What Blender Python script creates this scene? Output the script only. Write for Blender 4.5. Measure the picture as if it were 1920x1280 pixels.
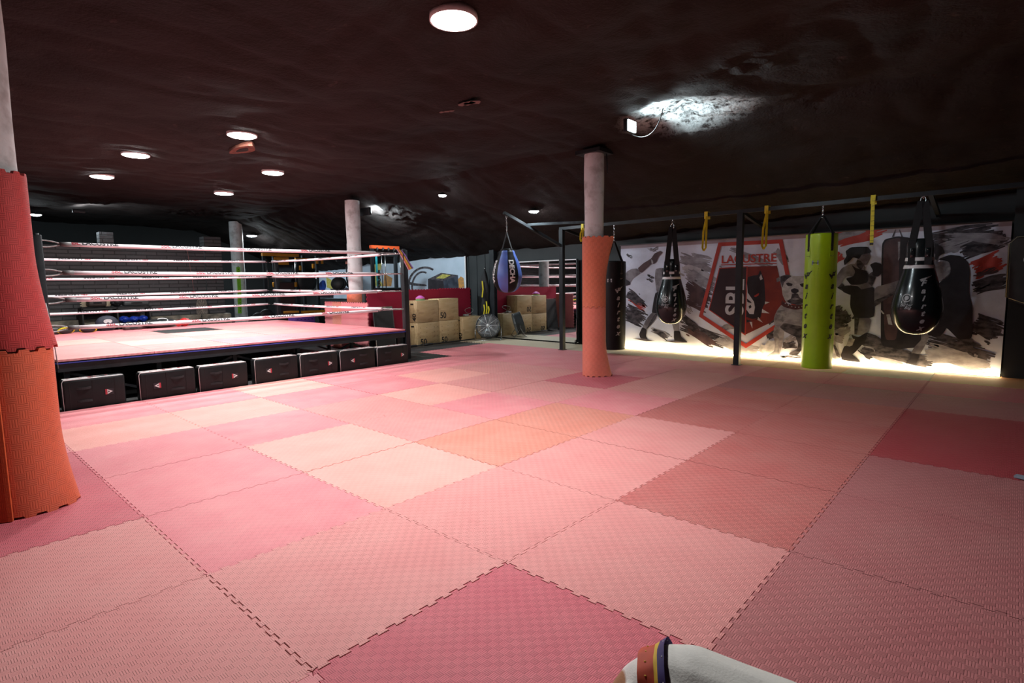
import bpy, bmesh, math, random
from mathutils import Vector, Matrix, noise
random.seed(7)
for o in list(bpy.data.objects): bpy.data.objects.remove(o)
SC = bpy.context.scene
COL = SC.collection
PI = math.pi

# ------------------------------------------------------------------ camera
cam_d = bpy.data.cameras.new('camera'); cam = bpy.data.objects.new('camera', cam_d); COL.objects.link(cam)
cam_d.sensor_width = 36; cam_d.lens = 36 * 1036.158 / 1920; cam_d.clip_end = 100; cam_d.clip_start = .05
Fv = Vector((-.6682, .7365, -.1057)).normalized()
Rv = Vector((.742, .6702, -.0152)); Rv = (Rv - Fv * Rv.dot(Fv)).normalized(); Uv = Rv.cross(Fv)
cam.matrix_world = Matrix(((Rv.x, Uv.x, -Fv.x, 2.75), (Rv.y, Uv.y, -Fv.y, -.857), (Rv.z, Uv.z, -Fv.z, 1.348), (0, 0, 0, 1)))
SC.camera = cam

# ------------------------------------------------------------------ world and exposure
wd = bpy.data.worlds.new('world'); SC.world = wd; wd.use_nodes = True
wd.node_tree.nodes['Background'].inputs[0].default_value = (.8, .85, 1, 1)
wd.node_tree.nodes['Background'].inputs[1].default_value = .02
SC.view_settings.view_transform = 'Standard'; SC.view_settings.look = 'None'
SC.view_settings.gamma = 1; SC.view_settings.use_curve_mapping = False
SC.view_settings.exposure = 0.30
LAMP = 160.0       # radiance of the round ceiling panels
SMALL = 200.0       # radiance of the small bulbs
STRIP = 30.0       # radiance of the warm strip under the mural
BEAM = 400.0       # watts of the downward beam of each panel
FLOOD = 85.0       # watts of the flood lamp in the torn ceiling

# ------------------------------------------------------------------ materials
def nodes(m):
    m.use_nodes = True
    return m.node_tree, m.node_tree.nodes, m.node_tree.links
class N:
    """tiny node-writing helper"""
    def __init__(s, m): s.t, s.n, s.l = nodes(m); s.b = s.n['Principled BSDF']
    def new(s, ty, **k):
        o = s.n.new(ty)
        for a, v in k.items(): setattr(o, a, v)
        return o
    def put(s, sock, v):
        if isinstance(v, (int, float)): sock.default_value = v
        elif isinstance(v, tuple): sock.default_value = v if len(v) == len(sock.default_value) else v + (1,)
        else: s.l.new(v, sock)
    def m(s, op, a, b=0.0, c=0.0):
        o = s.new('ShaderNodeMath', operation=op); s.put(o.inputs[0], a); s.put(o.inputs[1], b)
        if op in ('MULTIPLY_ADD', 'COMPARE'): s.put(o.inputs[2], c)
        return o.outputs[0]
    def mix(s, f, a, b):
        o = s.new('ShaderNodeMix', data_type='RGBA'); s.put(o.inputs[0], f); s.put(o.inputs[6], a); s.put(o.inputs[7], b); return o.outputs[2]
    def ramp(s, v, a, b):
        o = s.new('ShaderNodeMapRange'); s.put(o.inputs[0], v); o.inputs[1].default_value = a; o.inputs[2].default_value = b; return o.outputs[0]
    def co(s, kind='Object'): return s.new('ShaderNodeTexCoord').outputs[kind]
    def noise(s, co, sc, det=3.0, rough=.55):
        o = s.new('ShaderNodeTexNoise'); s.put(o.inputs['Vector'], co); o.inputs['Scale'].default_value = sc
        o.inputs['Detail'].default_value = det; o.inputs['Roughness'].default_value = rough; return o.outputs[0]
    def xyz(s, co):
        o = s.new('ShaderNodeSeparateXYZ'); s.put(o.inputs[0], co); return o.outputs
    def bump(s, h, st, dist=.01):
        o = s.new('ShaderNodeBump'); s.put(o.inputs['Height'], h); o.inputs['Strength'].default_value = st; o.inputs['Distance'].default_value = dist
        s.l.new(o.outputs[0], s.b.inputs['Normal']); return o
    def scale(s, co, v):
        o = s.new('ShaderNodeMapping'); s.put(o.inputs[0], co); o.inputs['Scale'].default_value = v; return o.outputs[0]

MATS = {}
def mat(name, c1, rough=.6, c2=None, sc=8, metal=0, bump=0, bsc=60, stretch=(1, 1, 1), spec=.5, coat=0, lo=.35, hi=.65, det=4):
    if name in MATS: return MATS[name]
    m = bpy.data.materials.new(name); w = N(m); MATS[name] = m
    w.b.inputs['Roughness'].default_value = rough; w.b.inputs['Metallic'].default_value = metal
    w.b.inputs['Specular IOR Level'].default_value = spec; w.b.inputs['Coat Weight'].default_value = coat
    co = w.scale(w.co(), stretch)
    if c2 is None: c2 = tuple(x * .8 for x in c1)
    w.put(w.b.inputs['Base Color'], w.mix(w.ramp(w.noise(co, sc, det), lo, hi), c1, c2))
    if bump: w.bump(w.noise(co, bsc), bump)
    return m
def emis(name, c, s):
    m = bpy.data.materials.new(name); w = N(m); MATS[name] = m
    w.b.inputs['Base Color'].default_value = c + (1,); w.b.inputs['Emission Color'].default_value = c + (1,)
    w.b.inputs['Emission Strength'].default_value = s; return m

def foam(name, c, wear=(.78, .40, .37), amount=.35, weave=.5, dirt=.5, cell=.030):
    """EVA foam with the woven tatami relief: 3 cm cells of five parallel strokes turning by 90 degrees"""
    m = bpy.data.materials.new(name); w = N(m); MATS[name] = m
    co = w.co(); x, y, z = w.xyz(co)
    rnd = w.new('ShaderNodeObjectInfo').outputs['Random']
    off = w.new('ShaderNodeVectorMath', operation='ADD'); w.put(off.inputs[0], co)
    cb = w.new('ShaderNodeCombineXYZ'); w.put(cb.inputs[0], w.m('MULTIPLY', rnd, 37.)); w.put(cb.inputs[1], w.m('MULTIPLY', rnd, 91.)); w.l.new(cb.outputs[0], off.inputs[1])
    oc = off.outputs[0]
    X = w.m('MULTIPLY', x, 1 / cell); Y = w.m('MULTIPLY', y, 1 / cell)
    chk = w.m('MODULO', w.m('ADD', w.m('ADD', w.m('FLOOR', X), w.m('FLOOR', Y)), 1000.), 2.)
    fx = w.m('SINE', w.m('MULTIPLY', X, 2 * PI * 4)); fy = w.m('SINE', w.m('MULTIPLY', Y, 2 * PI * 4))
    st = w.m('ADD', w.m('MULTIPLY', fx, chk), w.m('MULTIPLY', fy, w.m('SUBTRACT', 1., chk)))
    st = w.ramp(st, .1, .7)
    n1 = w.noise(oc, 2.6, 5, .6); n2 = w.noise(oc, 11, 4, .6)
    fade = w.m('MULTIPLY', w.ramp(n1, .35, .7), amount)
    base = w.mix(fade, c, wear)
    blot = w.m('MULTIPLY', w.ramp(n2, .55, .8), .30 * dirt)
    base = w.mix(blot, base, tuple(v * .55 for v in c))
    base = w.mix(w.m('MULTIPLY', st, .34 * weave), base, tuple(v * .35 for v in c))
    base = w.mix(w.m('MULTIPLY', chk, .16 * weave), base, tuple(min(1, v * 1.4) for v in c))
    w.put(w.b.inputs['Base Color'], base); w.b.inputs['Roughness'].default_value = .62
    w.b.inputs['Specular IOR Level'].default_value = .28
    h = w.m('ADD', w.m('MULTIPLY', st, -1.0), w.m('MULTIPLY', n1, 1.2)); w.bump(h, .8 * weave, .005)
    return m
FO = {
 'F': foam('foam_salmon', (.67, .255, .245), (.74, .37, .34), .45, .85, .6, .032), 'G': foam('foam_peach', (.74, .31, .27), (.80, .41, .37), .45, .6),
 'P': foam('foam_pink', (.66, .20, .225), (.75, .35, .34), .45, .6), 'R': foam('foam_red_pink', (.60, .125, .16), (.68, .24, .25), .4, 1.0),
 'O': foam('foam_orange', (.70, .25, .19), (.76, .37, .30), .45, 1.1, .5, .034), 'S': foam('foam_coral', (.56, .155, .145), (.62, .27, .24), .5, 1.2, .6, .034),
 'H': foam('foam_deep_red', (.42, .055, .070), (.48, .11, .12), .35, .8, .6, .036), 'Y': foam('foam_wrap_burnt_orange', (.60, .115, .055), (.64, .18, .11), .35, .6, 1.1, .046), 'D': foam('foam_shaded_pink', (.46, .155, .16), (.52, .24, .23), .4, .9, .5, .035), 'K': foam('foam_black', (.025, .028, .028), (.04, .045, .045), .3, .6),  # D: pink foam darkened in its colour to carry the dim light at right
 'B': foam('foam_beige', (.52, .43, .30), (.60, .50, .38), .4, .5), 'T': foam('foam_tan', (.58, .26, .12), (.60, .36, .2), .4, .5),
 'C': foam('foam_crimson', (.36, .012, .045), (.42, .03, .07), .3, .6), 'W': foam('foam_wrap_red', (.52, .060, .060), (.58, .13, .11), .35, .8, .7, .046),
 'V': foam('foam_wrap_orange', (.72, .20, .115), (.76, .28, .19), .4, .7, 1.0, .046), 'Z': foam('foam_wrap_coral', (.74, .20, .14), (.78, .30, .23), .4, .6, .6, .046), 'U': foam('foam_wrap_deep_orange', (.60, .10, .03), (.62, .16, .07), .3, .6),
}
FNAME = {'F': 'faded salmon', 'G': 'pale peach', 'P': 'pink', 'R': 'red-pink', 'O': 'orange', 'S': 'coral', 'D': 'shade-darkened pink', 'K': 'black', 'H': 'deep red', 'B': 'beige', 'T': 'tan'}
BLK = mat('black_steel', (.014, .017, .020), .45, (.022, .026, .03), 6, .2, spec=.35)
VINYL = mat('black_vinyl', (.008, .009, .010), .42, (.013, .014, .015), 5, bump=.12, bsc=25, spec=.22)
LEATHER = mat('glossy_black_leather', (.008, .012, .013), .22, (.014, .019, .02), 3, bump=.08, bsc=14, coat=.25)
WEB = mat('black_webbing', (.014, .014, .016), .8, None, 60, bump=.3, bsc=300)
CHROME = mat('chrome', (.62, .63, .64), .25, (.4, .41, .42), 20, 1)
WHT = mat('white_print', (.78, .78, .78), .5, (.70, .70, .70), 30)
SILVER = mat('silver_print', (.50, .52, .53), .4, (.35, .36, .37), 40)
ROPEM = mat('white_rope_sleeve', (.82, .74, .78), .45, (.75, .66, .70), 6)
INKB = mat('black_ink', (.015, .015, .02), .6); INKR = mat('red_ink', (.45, .04, .06), .6)
YEL = mat('yellow_strap', (.72, .60, .02), .6, (.6, .5, .02), 30)
SHAFT = mat('chipped_white_paint', (.62, .65, .66), .7, (.40, .40, .40), 6, bump=.5, bsc=18, lo=.5, hi=.68)
DARKW = mat('dark_wall_paint', (.014, .018, .020), .7, (.022, .026, .028), 2)
RUB = mat('black_rubber', (.012, .012, .013), .6)
LIME = mat('lime_vinyl', (.42, .68, .012), .34, (.36, .60, .012), 4, bump=.1, bsc=20, coat=.15)

# ------------------------------------------------------------------ mesh builder
class MB:
    def __init__(s): s.b = bmesh.new(); s.mats = []
    def mi(s, m):
        if m not in s.mats: s.mats.append(m)
        return s.mats.index(m)
    def face(s, vs, m, smooth=False):
        try: f = s.b.faces.new(vs)
        except ValueError: return None
        f.material_index = s.mi(m); f.smooth = smooth; return f
    def add(s, vs, fs, m, M=None, smooth=False):
        vv = [s.b.verts.new((M @ Vector(v)) if M else v) for v in vs]
        for f in fs: s.face([vv[i] for i in f], m, smooth)
        return s
    def box(s, c, d, m, M=None, bev=0, seg=2, smooth=False):
        t = bmesh.new(); bmesh.ops.create_cube(t, size=1)
        for v in t.verts: v.co = Vector((v.co.x * d[0] + c[0], v.co.y * d[1] + c[1], v.co.z * d[2] + c[2]))
        if bev: bmesh.ops.bevel(t, geom=list(t.edges), offset=bev, segments=seg, profile=.5, affect='EDGES')
        t.verts.index_update()
        s.add([tuple(v.co) for v in t.verts], [[v.index for v in f.verts] for f in t.faces], m, M, smooth or bool(bev)); t.free(); return s
    def bar(s, p, q, w, h, m, up=(0, 0, 1), bev=0):
        p, q = Vector(p), Vector(q); d = (q - p); L = d.length; z = d.normalized(); x = Vector(up).cross(z)
        if x.length < 1e-4: x = Vector((1, 0, 0)).cross(z)
        x.normalize(); y = z.cross(x); c = (p + q) / 2
        M = Matrix(((x.x, y.x, z.x, c.x), (x.y, y.y, z.y, c.y), (x.z, y.z, z.z, c.z), (0, 0, 0, 1)))
        return s.box((0, 0, 0), (w, h, L), m, M, bev)
    def tube(s, pts, r, m, seg=10, closed=False, cap=True, flat=None):
        pts = [Vector(p) for p in pts]; n = len(pts); rr = r if isinstance(r, (list, tuple)) else [r] * n
        rings = []; prev = None
        for i in range(n):
            a = pts[(i - 1) % n] if (closed or i) else pts[0]; b = pts[(i + 1) % n] if (closed or i < n - 1) else pts[-1]
            t = (b - a).normalized()
            if prev is None:
                u = t.orthogonal().normalized() if flat is None else (Vector(flat) - t * Vector(flat).dot(t)).normalized()
            else: u = (prev - t * prev.dot(t)).normalized()
            prev = u; v = t.cross(u)
            rings.append([s.b.verts.new(pts[i] + rr[i] * (u * math.cos(2 * PI * k / seg) + v * math.sin(2 * PI * k / seg))) for k in range(seg)])
        for i in range(n if closed else n - 1):
            A, B = rings[i], rings[(i + 1) % n]
            for k in range(seg): s.face([A[k], A[(k + 1) % seg], B[(k + 1) % seg], B[k]], m, True)
        if cap and not closed: s.face(rings[0][::-1], m); s.face(rings[-1], m)
        return s
    def ribbon(s, pts, w, th, side, m):
        """strap: flat band of width w along pts, side = width direction"""
        pts = [Vector(p) for p in pts]; sd = Vector(side).normalized(); R = []
        for i, p in enumerate(pts):
            t = (pts[min(i + 1, len(pts) - 1)] - pts[max(i - 1, 0)]).normalized(); nn = t.cross(sd).normalized()
            R.append([s.b.verts.new(p + sd * a * w / 2 + nn * b * th / 2) for a, b in ((-1, -1), (1, -1), (1, 1), (-1, 1))])
        for A, B in zip(R, R[1:]):
            for k in range(4): s.face([A[k], A[(k + 1) % 4], B[(k + 1) % 4], B[k]], m)
        s.face(R[0][::-1], m); s.face(R[-1], m); return s
    def lathe(s, prof, m, c=(0, 0, 0), seg=40, M=None, fn=None):
        rings = []
        for r, z in prof:
            if r < 1e-5: rings.append([s.b.verts.new(Vector((c[0], c[1], c[2] + z)) if not M else M @ Vector((0, 0, z)))]); continue
            ring = []
            for k in range(seg):
                a = 2 * PI * k / seg; q = r * (fn(a, z) if fn else 1)
                v = Vector((q * math.cos(a), q * math.sin(a), z)); ring.append(s.b.verts.new((M @ v) if M else v + Vector(c)))
            rings.append(ring)
        for A, B in zip(rings, rings[1:]):
            mm = m(A, B) if callable(m) else m
            for k in range(seg):
                k2 = (k + 1) % seg
                if len(A) == 1 and len(B) == 1: break
                if len(A) == 1: s.face([A[0], B[k2], B[k]], mm, True)
                elif len(B) == 1: s.face([A[k], A[k2], B[0]], mm, True)
                else: s.face([A[k], A[k2], B[k2], B[k]], mm, True)
        return s
    def prism(s, poly, z0, z1, m, M=None):
        n = len(poly); a = [s.b.verts.new((M @ Vector((x, y, z0))) if M else (x, y, z0)) for x, y in poly]; b = [s.b.verts.new((M @ Vector((x, y, z1))) if M else (x, y, z1)) for x, y in poly]
        s.face(a[::-1], m); s.face(b, m)
        for i in range(n): s.face([a[i], a[(i + 1) % n], b[(i + 1) % n], b[i]], m)
        return s
    def sphere(s, c, r, m, seg=16, sc=(1, 1, 1), M=None):
        prof = [(r * math.sin(PI * i / (seg // 2)), -r * math.cos(PI * i / (seg // 2))) for i in range(seg // 2 + 1)]
        prof[0] = (0, -r); prof[-1] = (0, r)
        T = Matrix.Translation(c) @ (M or Matrix()) @ Matrix.Diagonal((*sc, 1)); return s.lathe(prof, m, seg=seg, M=T)
    def build(s, name, parent=None, loc=None, normals=True):
        if normals: bmesh.ops.recalc_face_normals(s.b, faces=s.b.faces)
        me = bpy.data.meshes.new(name)
        o = None
        if loc is not None: bmesh.ops.translate(s.b, verts=s.b.verts, vec=-Vector(loc))
        s.b.to_mesh(me); s.b.free()
        for m in s.mats: me.materials.append(m)
        o = bpy.data.objects.new(name, me); COL.objects.link(o)
        if loc is not None: o.location = loc
        if parent: o.parent = parent; o.matrix_parent_inverse = Matrix.Translation(-Vector(parent.location)) if parent.rotation_euler.z == 0 and parent.location.length and getattr(parent, '_w', 0) else Matrix()
        return o

WP = set()   # things whose parts are written in world coordinates
def thing(name, label, cat, loc=(0, 0, 0), group=None, rz=0):
    o = bpy.data.objects.new(name, None); COL.objects.link(o); o.location = loc; o.rotation_euler.z = rz; o.empty_display_size = .1
    o['label'] = label; o['category'] = cat
    if group: o['group'] = group
    return o
def tag(o, label, cat, group=None):
    o['label'] = label; o['category'] = cat
    if group: o['group'] = group
    return o
def struct(o): o['kind'] = 'structure'; return o
def part(mb, name, parent, world=False):
    """link as child; world=True means the mesh was written in world coordinates"""
    if world:
        M = (Matrix.Translation(parent.location) @ Matrix.Rotation(parent.rotation_euler.z, 4, 'Z')).inverted() if parent.type == 'EMPTY' else Matrix.Translation(-parent.location)
        bmesh.ops.transform(mb.b, matrix=M, verts=mb.b.verts)
    o = mb.build(name); o.parent = parent; return o
def clone(o, parent=None):
    c = o.copy(); COL.objects.link(c)
    if parent: c.parent = parent
    for ch in [x for x in bpy.data.objects if x.parent == o]: clone(ch, c)
    return c
def spline(P, n=6):
    P = [Vector(p) for p in P]; o = []
    for i in range(len(P) - 1):
        a, b, c, d = P[max(i - 1, 0)], P[i], P[i + 1], P[min(i + 2, len(P) - 1)]
        for k in range(n):
            t = k / n; o.append(.5 * (2 * b + (c - a) * t + (2 * a - 5 * b + 4 * c - d) * t * t + (3 * b - a - 3 * c + d) * t ** 3))
    return o + [P[-1]]
def bez(a, b, c, n=10):
    a, b, c = Vector(a), Vector(b), Vector(c); return [(1 - t) ** 2 * a + 2 * t * (1 - t) * b + t * t * c for t in [i / n for i in range(n + 1)]]

# ------------------------------------------------------------------ lettering
def text(s, size=1, bold=0, shear=0, slices=0, sdir='Y', align='LEFT', space=1.0):
    cu = bpy.data.curves.new('t', 'FONT'); cu.body = s; cu.size = size; cu.offset = bold; cu.shear = shear; cu.align_x = align; cu.space_character = space; cu.resolution_u = 4
    ob = bpy.data.objects.new('t', cu); COL.objects.link(ob)
    ev = ob.evaluated_get(bpy.context.evaluated_depsgraph_get()); me = ev.to_mesh()
    b = bmesh.new(); b.from_mesh(me); ev.to_mesh_clear(); bpy.data.objects.remove(ob); bpy.data.curves.remove(cu)
    if slices:
        ys = [v.co.y if sdir == 'Y' else v.co.x for v in b.verts]; lo, hi = min(ys), max(ys); k = lo
        while k < hi:
            bmesh.ops.bisect_plane(b, geom=list(b.verts) + list(b.edges) + list(b.faces), plane_co=(k, k, 0), plane_no=(0, 1, 0) if sdir == 'Y' else (1, 0, 0)); k += slices
    b.verts.index_update(); r = ([tuple(v.co) for v in b.verts], [[v.index for v in f.verts] for f in b.faces]); b.free(); return r
def put_text(mb, T, fn, m):
    vs, fs = T; vv = [mb.b.verts.new(fn(x, y)) for x, y, z in vs]
    for f in fs: mb.face([vv[i] for i in f], m)

# ------------------------------------------------------------------ room shell
def ceil_z(X, Y):
    z = 3.2
    if Y > 5.78: z = 3.16 - (min(Y, 9.3) - 5.78) * (3.16 - (2.2 + .03 * (min(X, 4) + 4))) / 3.2
    return z
def ceil_full(X, Y):
    p = Vector((X * .55, Y * .8, 0)); r = noise.noise(p) * .07
    r += (1 - abs(noise.noise(Vector((X * .45 + 4, Y * 1.3, 3)))) * 2) ** 3 * .028
    r += (1 - abs(noise.noise(Vector((X * 1.5 + 9, Y * .6 + X * .5, 7)))) * 2) ** 5 * .03
    r += noise.noise(Vector((X * 3.2, Y * 3.2, 1))) * .014
    d = math.hypot((X + .15) / .95, (Y - 5.35) / .6)          # torn, bulging insulation beside the flood lamp
    if d < 1.6: r += (.15 * max(0, 1 - d) + (noise.noise(Vector((X * 8, Y * 8, 5))) * .07 + noise.noise(Vector((X * 22, Y * 22, 5))) * .02) * max(0, 1 - d / 1.6))
    for cx, cy, s in ((.95, 4.35, .35), (1.0, 5.75, .3), (-7.3, 6.5, .8), (-11.7, 2.2, .6), (-12.6, 4.4, .9)):
        e = math.hypot(X - cx, Y - cy) / s
        if e < 1: r += (1 - e) * noise.noise(Vector((X * 6, Y * 9, 2))) * .22
    return ceil_z(X, Y) + r
mb = MB(); nx, ny = 300, 190; X0, X1, Y0, Y1 = -17.2, 5.6, -4.2, 9.3
CEIL = bpy.data.materials.new('painted_insulation'); w = N(CEIL)
co = w.co(); n1 = w.noise(co, .5, 4); n2 = w.noise(co, 7, 5); x, y, z = w.xyz(co)
base = w.mix(w.ramp(n1, .35, .65), (.0195, .0125, .0115), (.0115, .0095, .0090))
base = w.mix(w.m('MULTIPLY', w.ramp(n2, .66, .74), .10), base, (.3, .2, .17))
dx = w.m('DIVIDE', w.m('SUBTRACT', x, -.15), .85); dy = w.m('DIVIDE', w.m('SUBTRACT', y, 5.35), .52)
dd = w.m('SQRT', w.m('ADD', w.m('MULTIPLY', dx, dx), w.m('MULTIPLY', dy, dy)))
n3 = w.noise(co, 9, 8, .75); tear = w.m('MULTIPLY', w.ramp(w.m('ADD', dd, w.m('MULTIPLY', n3, .9)), 1.5, 1.15), w.ramp(n3, .40, .56))
base = w.mix(tear, base, (.42, .47, .47))
w.put(w.b.inputs['Base Color'], base); w.b.inputs['Roughness'].default_value = .85; w.b.inputs['Specular IOR Level'].default_value = .18
w.bump(w.m('ADD', w.noise(co, 5, 6), w.m('MULTIPLY', w.noise(co, 40, 3), .25)), .7, .03)
g = [[mb.b.verts.new((X0 + (X1 - X0) * i / nx, Y0 + (Y1 - Y0) * j / ny, ceil_full(X0 + (X1 - X0) * i / nx, Y0 + (Y1 - Y0) * j / ny))) for j in range(ny + 1)] for i in range(nx + 1)]
for i in range(nx):
    for j in range(ny): mb.face([g[i][j], g[i][j + 1], g[i + 1][j + 1], g[i + 1][j]], CEIL, True)
struct(mb.build('ceiling', normals=False))
CONC = mat('dark_concrete', (.035, .035, .038), .8, (.06, .058, .055), 2, bump=.3)
mb = MB(); mb.box((-5.8, 2.55, -.125), (23, 13.9, .2), CONC); struct(mb.build('floor'))
mb = MB(); mb.box((-5.8, 9.2, 1.7), (23, .2, 3.6), DARKW)
for k in range(5): mb.box((-8.05 + k * .3, 9.095, 1.1), (.012, .012, 2.2), BLK)
struct(mb.build('wall_back'))
mb = MB(); mb.box((4.15, 9.0, 1.7), (2.9, .25, 3.6), DARKW); struct(mb.build('wall_right_return'))
o = bpy.data.objects['wall_right_return']; o.name = 'trim_1'
DARKER = mat('black_wall', (.006, .008, .009), .8)
for nm, c, d in (('wall_left', (-17.3, 2.55, 1.7), (.2, 13.9, 3.6)), ('wall_right', (5.7, 2.55, 1.7), (.2, 13.9, 3.6)), ('wall_front', (-5.8, -4.3, 1.7), (23, .2, 3.6))):
    mb = MB(); mb.box(c, d, DARKER); struct(mb.build(nm))
# dark brick wall behind the ring, its two piers and rough stone footing
BR = bpy.data.materials.new('black_painted_brick'); w = N(BR); MATS['brick'] = BR
co = w.co(); x, y, z = w.xyz(co); cb = w.new('ShaderNodeCombineXYZ'); w.l.new(y, cb.inputs[0]); w.l.new(z, cb.inputs[1])
bt = w.new('ShaderNodeTexBrick'); w.l.new(cb.outputs[0], bt.inputs['Vector']); bt.inputs['Scale'].default_value = 1
bt.inputs['Brick Width'].default_value = .42; bt.inputs['Row Height'].default_value = .085; bt.inputs['Mortar Size'].default_value = .011; bt.inputs['Mortar Smooth'].default_value = .35
bt.inputs['Color1'].default_value = (.050, .050, .054, 1); bt.inputs['Color2'].default_value = (.072, .071, .074, 1); bt.inputs['Mortar'].default_value = (.018, .018, .020, 1)
w.put(w.b.inputs['Base Color'], w.mix(w.m('MULTIPLY', w.ramp(w.noise(co, 14, 5), .6, .75), .25), bt.outputs[0], (.16, .16, .17))); w.b.inputs['Roughness'].default_value = .55
w.bump(w.m('ADD', w.m('SUBTRACT', 1., bt.outputs['Fac']), w.m('MULTIPLY', w.noise(co, 12, 5), .7)), .9, .02)
mb = MB(); mb.box((-12.62, 1.2, 1.5), (.24, 7.2, 1.62), BR)
mb.box((-12.6, 2.39, 2.45), (.26, .26, .34), BR); mb.box((-12.57, 4.6, 1.65), (.30, .40, 1.94), BR)
struct(mb.build('trim_2'))
STONE = mat('rough_plaster_stone', (.30, .26, .20), .9, (.12, .11, .09), 7, bump=1, bsc=22)
mb = MB(); mb.box((-12.5, 1.25, .33), (.42, 7.3, .7), STONE, bev=.04); struct(mb.build('trim_3'))
# half-height partition right of the ring
mb = MB(); mb.box((-7.44, 7.27, .6), (.1, 3.1, 1.2), DARKW); struct(mb.build('trim_4'))
# dark pilaster beside the mirror
mb = MB(); mb.box((-6.80, 9.02, 1.13), (.15, .12, 2.2), BLK); struct(mb.build('trim_5'))

# ------------------------------------------------------------------ interlocking floor mats
TH = .025
def seam(n=12, h=.017, f=.0035, grow=0.0):
    """offsets along one edge from 0 to 1: dovetail tabs between -h/2 and +h/2"""
    pts = []; p = 1.0 / n
    for k in range(n):
        a = (k + .27) * p; b = (k + .77) * p
        lo, hi = (-h / 2 if k else 0), h / 2
        pts += [(a + .002 - grow, -h / 2), (a - f - grow, h / 2), (b + f + grow, h / 2), (b - .002 + grow, -h / 2)]
    return pts
def tile_poly(g=.0017, teeth=(1, 1, 1, 1)):
    S = seam(grow=-.0011); Sn = seam(grow=.0005); P = [(g, g)]
    if teeth[0]: P += [(t, v + g) for t, v in Sn]           # bottom edge y=0, receives the tabs of the tile below
    P.append((1 - g, g))
    if teeth[1]: P += [(1 + v - g, t) for t, v in S]
    P.append((1 - g, 1 - g))
    if teeth[2]: P += [(t, 1 + v - g) for t, v in S][::-1]
    P.append((g, 1 - g))
    if teeth[3]: P += [(v + g, t) for t, v in Sn][::-1]
    return P
def tile_mesh(name, poly):
    mb = MB(); mb.prism(poly, -TH, 0, FO['F']); bmesh.ops.recalc_face_normals(mb.b, faces=mb.b.faces)
    me = bpy.data.meshes.new(name); mb.b.to_mesh(me); mb.b.free(); me.materials.append(FO['F']); return me
TILE = tile_mesh('foam_mat', tile_poly()); TILE3 = tile_mesh('foam_mat_straight_front', tile_poly(teeth=(1, 0, 1, 1))); TILE2 = tile_mesh('foam_mat_straight_edge', tile_poly(teeth=(1, 1, 1, 0)))
ORD = ['zeroth', 'first', 'second', 'third', 'fourth', 'fifth', 'sixth', 'seventh', 'eighth', 'ninth', 'tenth', 'eleventh']
def put_tile(c, x, y, z, label, group, me=TILE, rot=0):
    o = bpy.data.objects.new('foam_mat', me); COL.objects.link(o)
    o.material_slots[0].link = 'OBJECT'; o.material_slots[0].material = FO[c]
    o.location = (x, y, z + random.uniform(-.0012, .0012)); return tag(o, label, 'foam mat', group)
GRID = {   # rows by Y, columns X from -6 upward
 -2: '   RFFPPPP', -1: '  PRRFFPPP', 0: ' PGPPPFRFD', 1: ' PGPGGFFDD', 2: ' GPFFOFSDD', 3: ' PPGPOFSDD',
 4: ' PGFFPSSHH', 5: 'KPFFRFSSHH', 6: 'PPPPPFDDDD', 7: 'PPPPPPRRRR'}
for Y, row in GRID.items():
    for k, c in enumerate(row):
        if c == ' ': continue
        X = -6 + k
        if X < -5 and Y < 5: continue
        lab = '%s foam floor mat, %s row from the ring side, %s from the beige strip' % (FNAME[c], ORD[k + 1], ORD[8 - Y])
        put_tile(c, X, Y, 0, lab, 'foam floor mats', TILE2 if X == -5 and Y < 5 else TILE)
for k, c in enumerate('BBBBBBTTBTT'):
    if k > 10: break
    o = put_tile(c, -7 + k, 8, 0, '%s foam mat in the far strip, %s from the pilaster by the mirror' % (FNAME[c], ORD[k + 1]), 'foam mats of the far strip')
    o.scale = (1, .94, 1)

# ------------------------------------------------------------------ lamps
PANEL = emis('lamp_panel', (1, .99, .98), LAMP); BULB = emis('small_lamp', (.85, .95, 1), SMALL)
def spot(name, loc, to, power, ang, col=(.80, .95, 1), size=.08, parent=None, blend=.5):
    d = bpy.data.lights.new(name, 'SPOT'); d.energy = power; d.spot_size = math.radians(ang); d.spot_blend = blend; d.color = col; d.shadow_soft_size = size
    o = bpy.data.objects.new(name, d); COL.objects.link(o); o.location = loc
    o.rotation_euler = (Vector(to) - Vector(loc)).to_track_quat('-Z', 'Y').to_euler()
    if parent: o.parent = parent; o.location = Vector(loc) - parent.location
    return o
def light_panel(x, y, label, r=.165, k=1.0):
    z = ceil_full(x, y) - .03
    t = thing('ceiling_lamp', label, 'lamp', (x, y, z), 'round ceiling panels')
    mb = MB(); mb.lathe([(0, .05), (r + .008, .05), (r + .008, -.006), (r - .004, -.006)], WHT, seg=40); part(mb, 'housing', t)
    mb = MB(); mb.lathe([(0, -.012), (r - .02, -.012), (r - .004, -.004)], PANEL, seg=40); part(mb, 'diffuser', t)
    spot('panel_beam', (x, y, z - .06), (x, y, 0), BEAM * k, 150, (1, .99, .98), .10, t, 1.0)
for x, y, l in ((-.34, 1.98, 'largest round lit panel, nearest the camera, alone on the ceiling'),
                (-4.4, 2.144, 'round lit panel over the front edge of the ring, second largest'),
                (-6.49, 1.54, 'round lit panel over the ring, left of the rust-coloured ceiling tear'),
                (-8.66, 1.59, 'leftmost round lit panel over the back of the ring'),
                (-8.88, 3.60, 'smallest round lit panel, lowest in the group over the ring'),
                (-6.49, 3.485, 'rightmost round lit panel of the group over the ring')):
    light_panel(x, y, l, k=1.12 if x > -1 else (.9 if x > -5 else .42))
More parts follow.
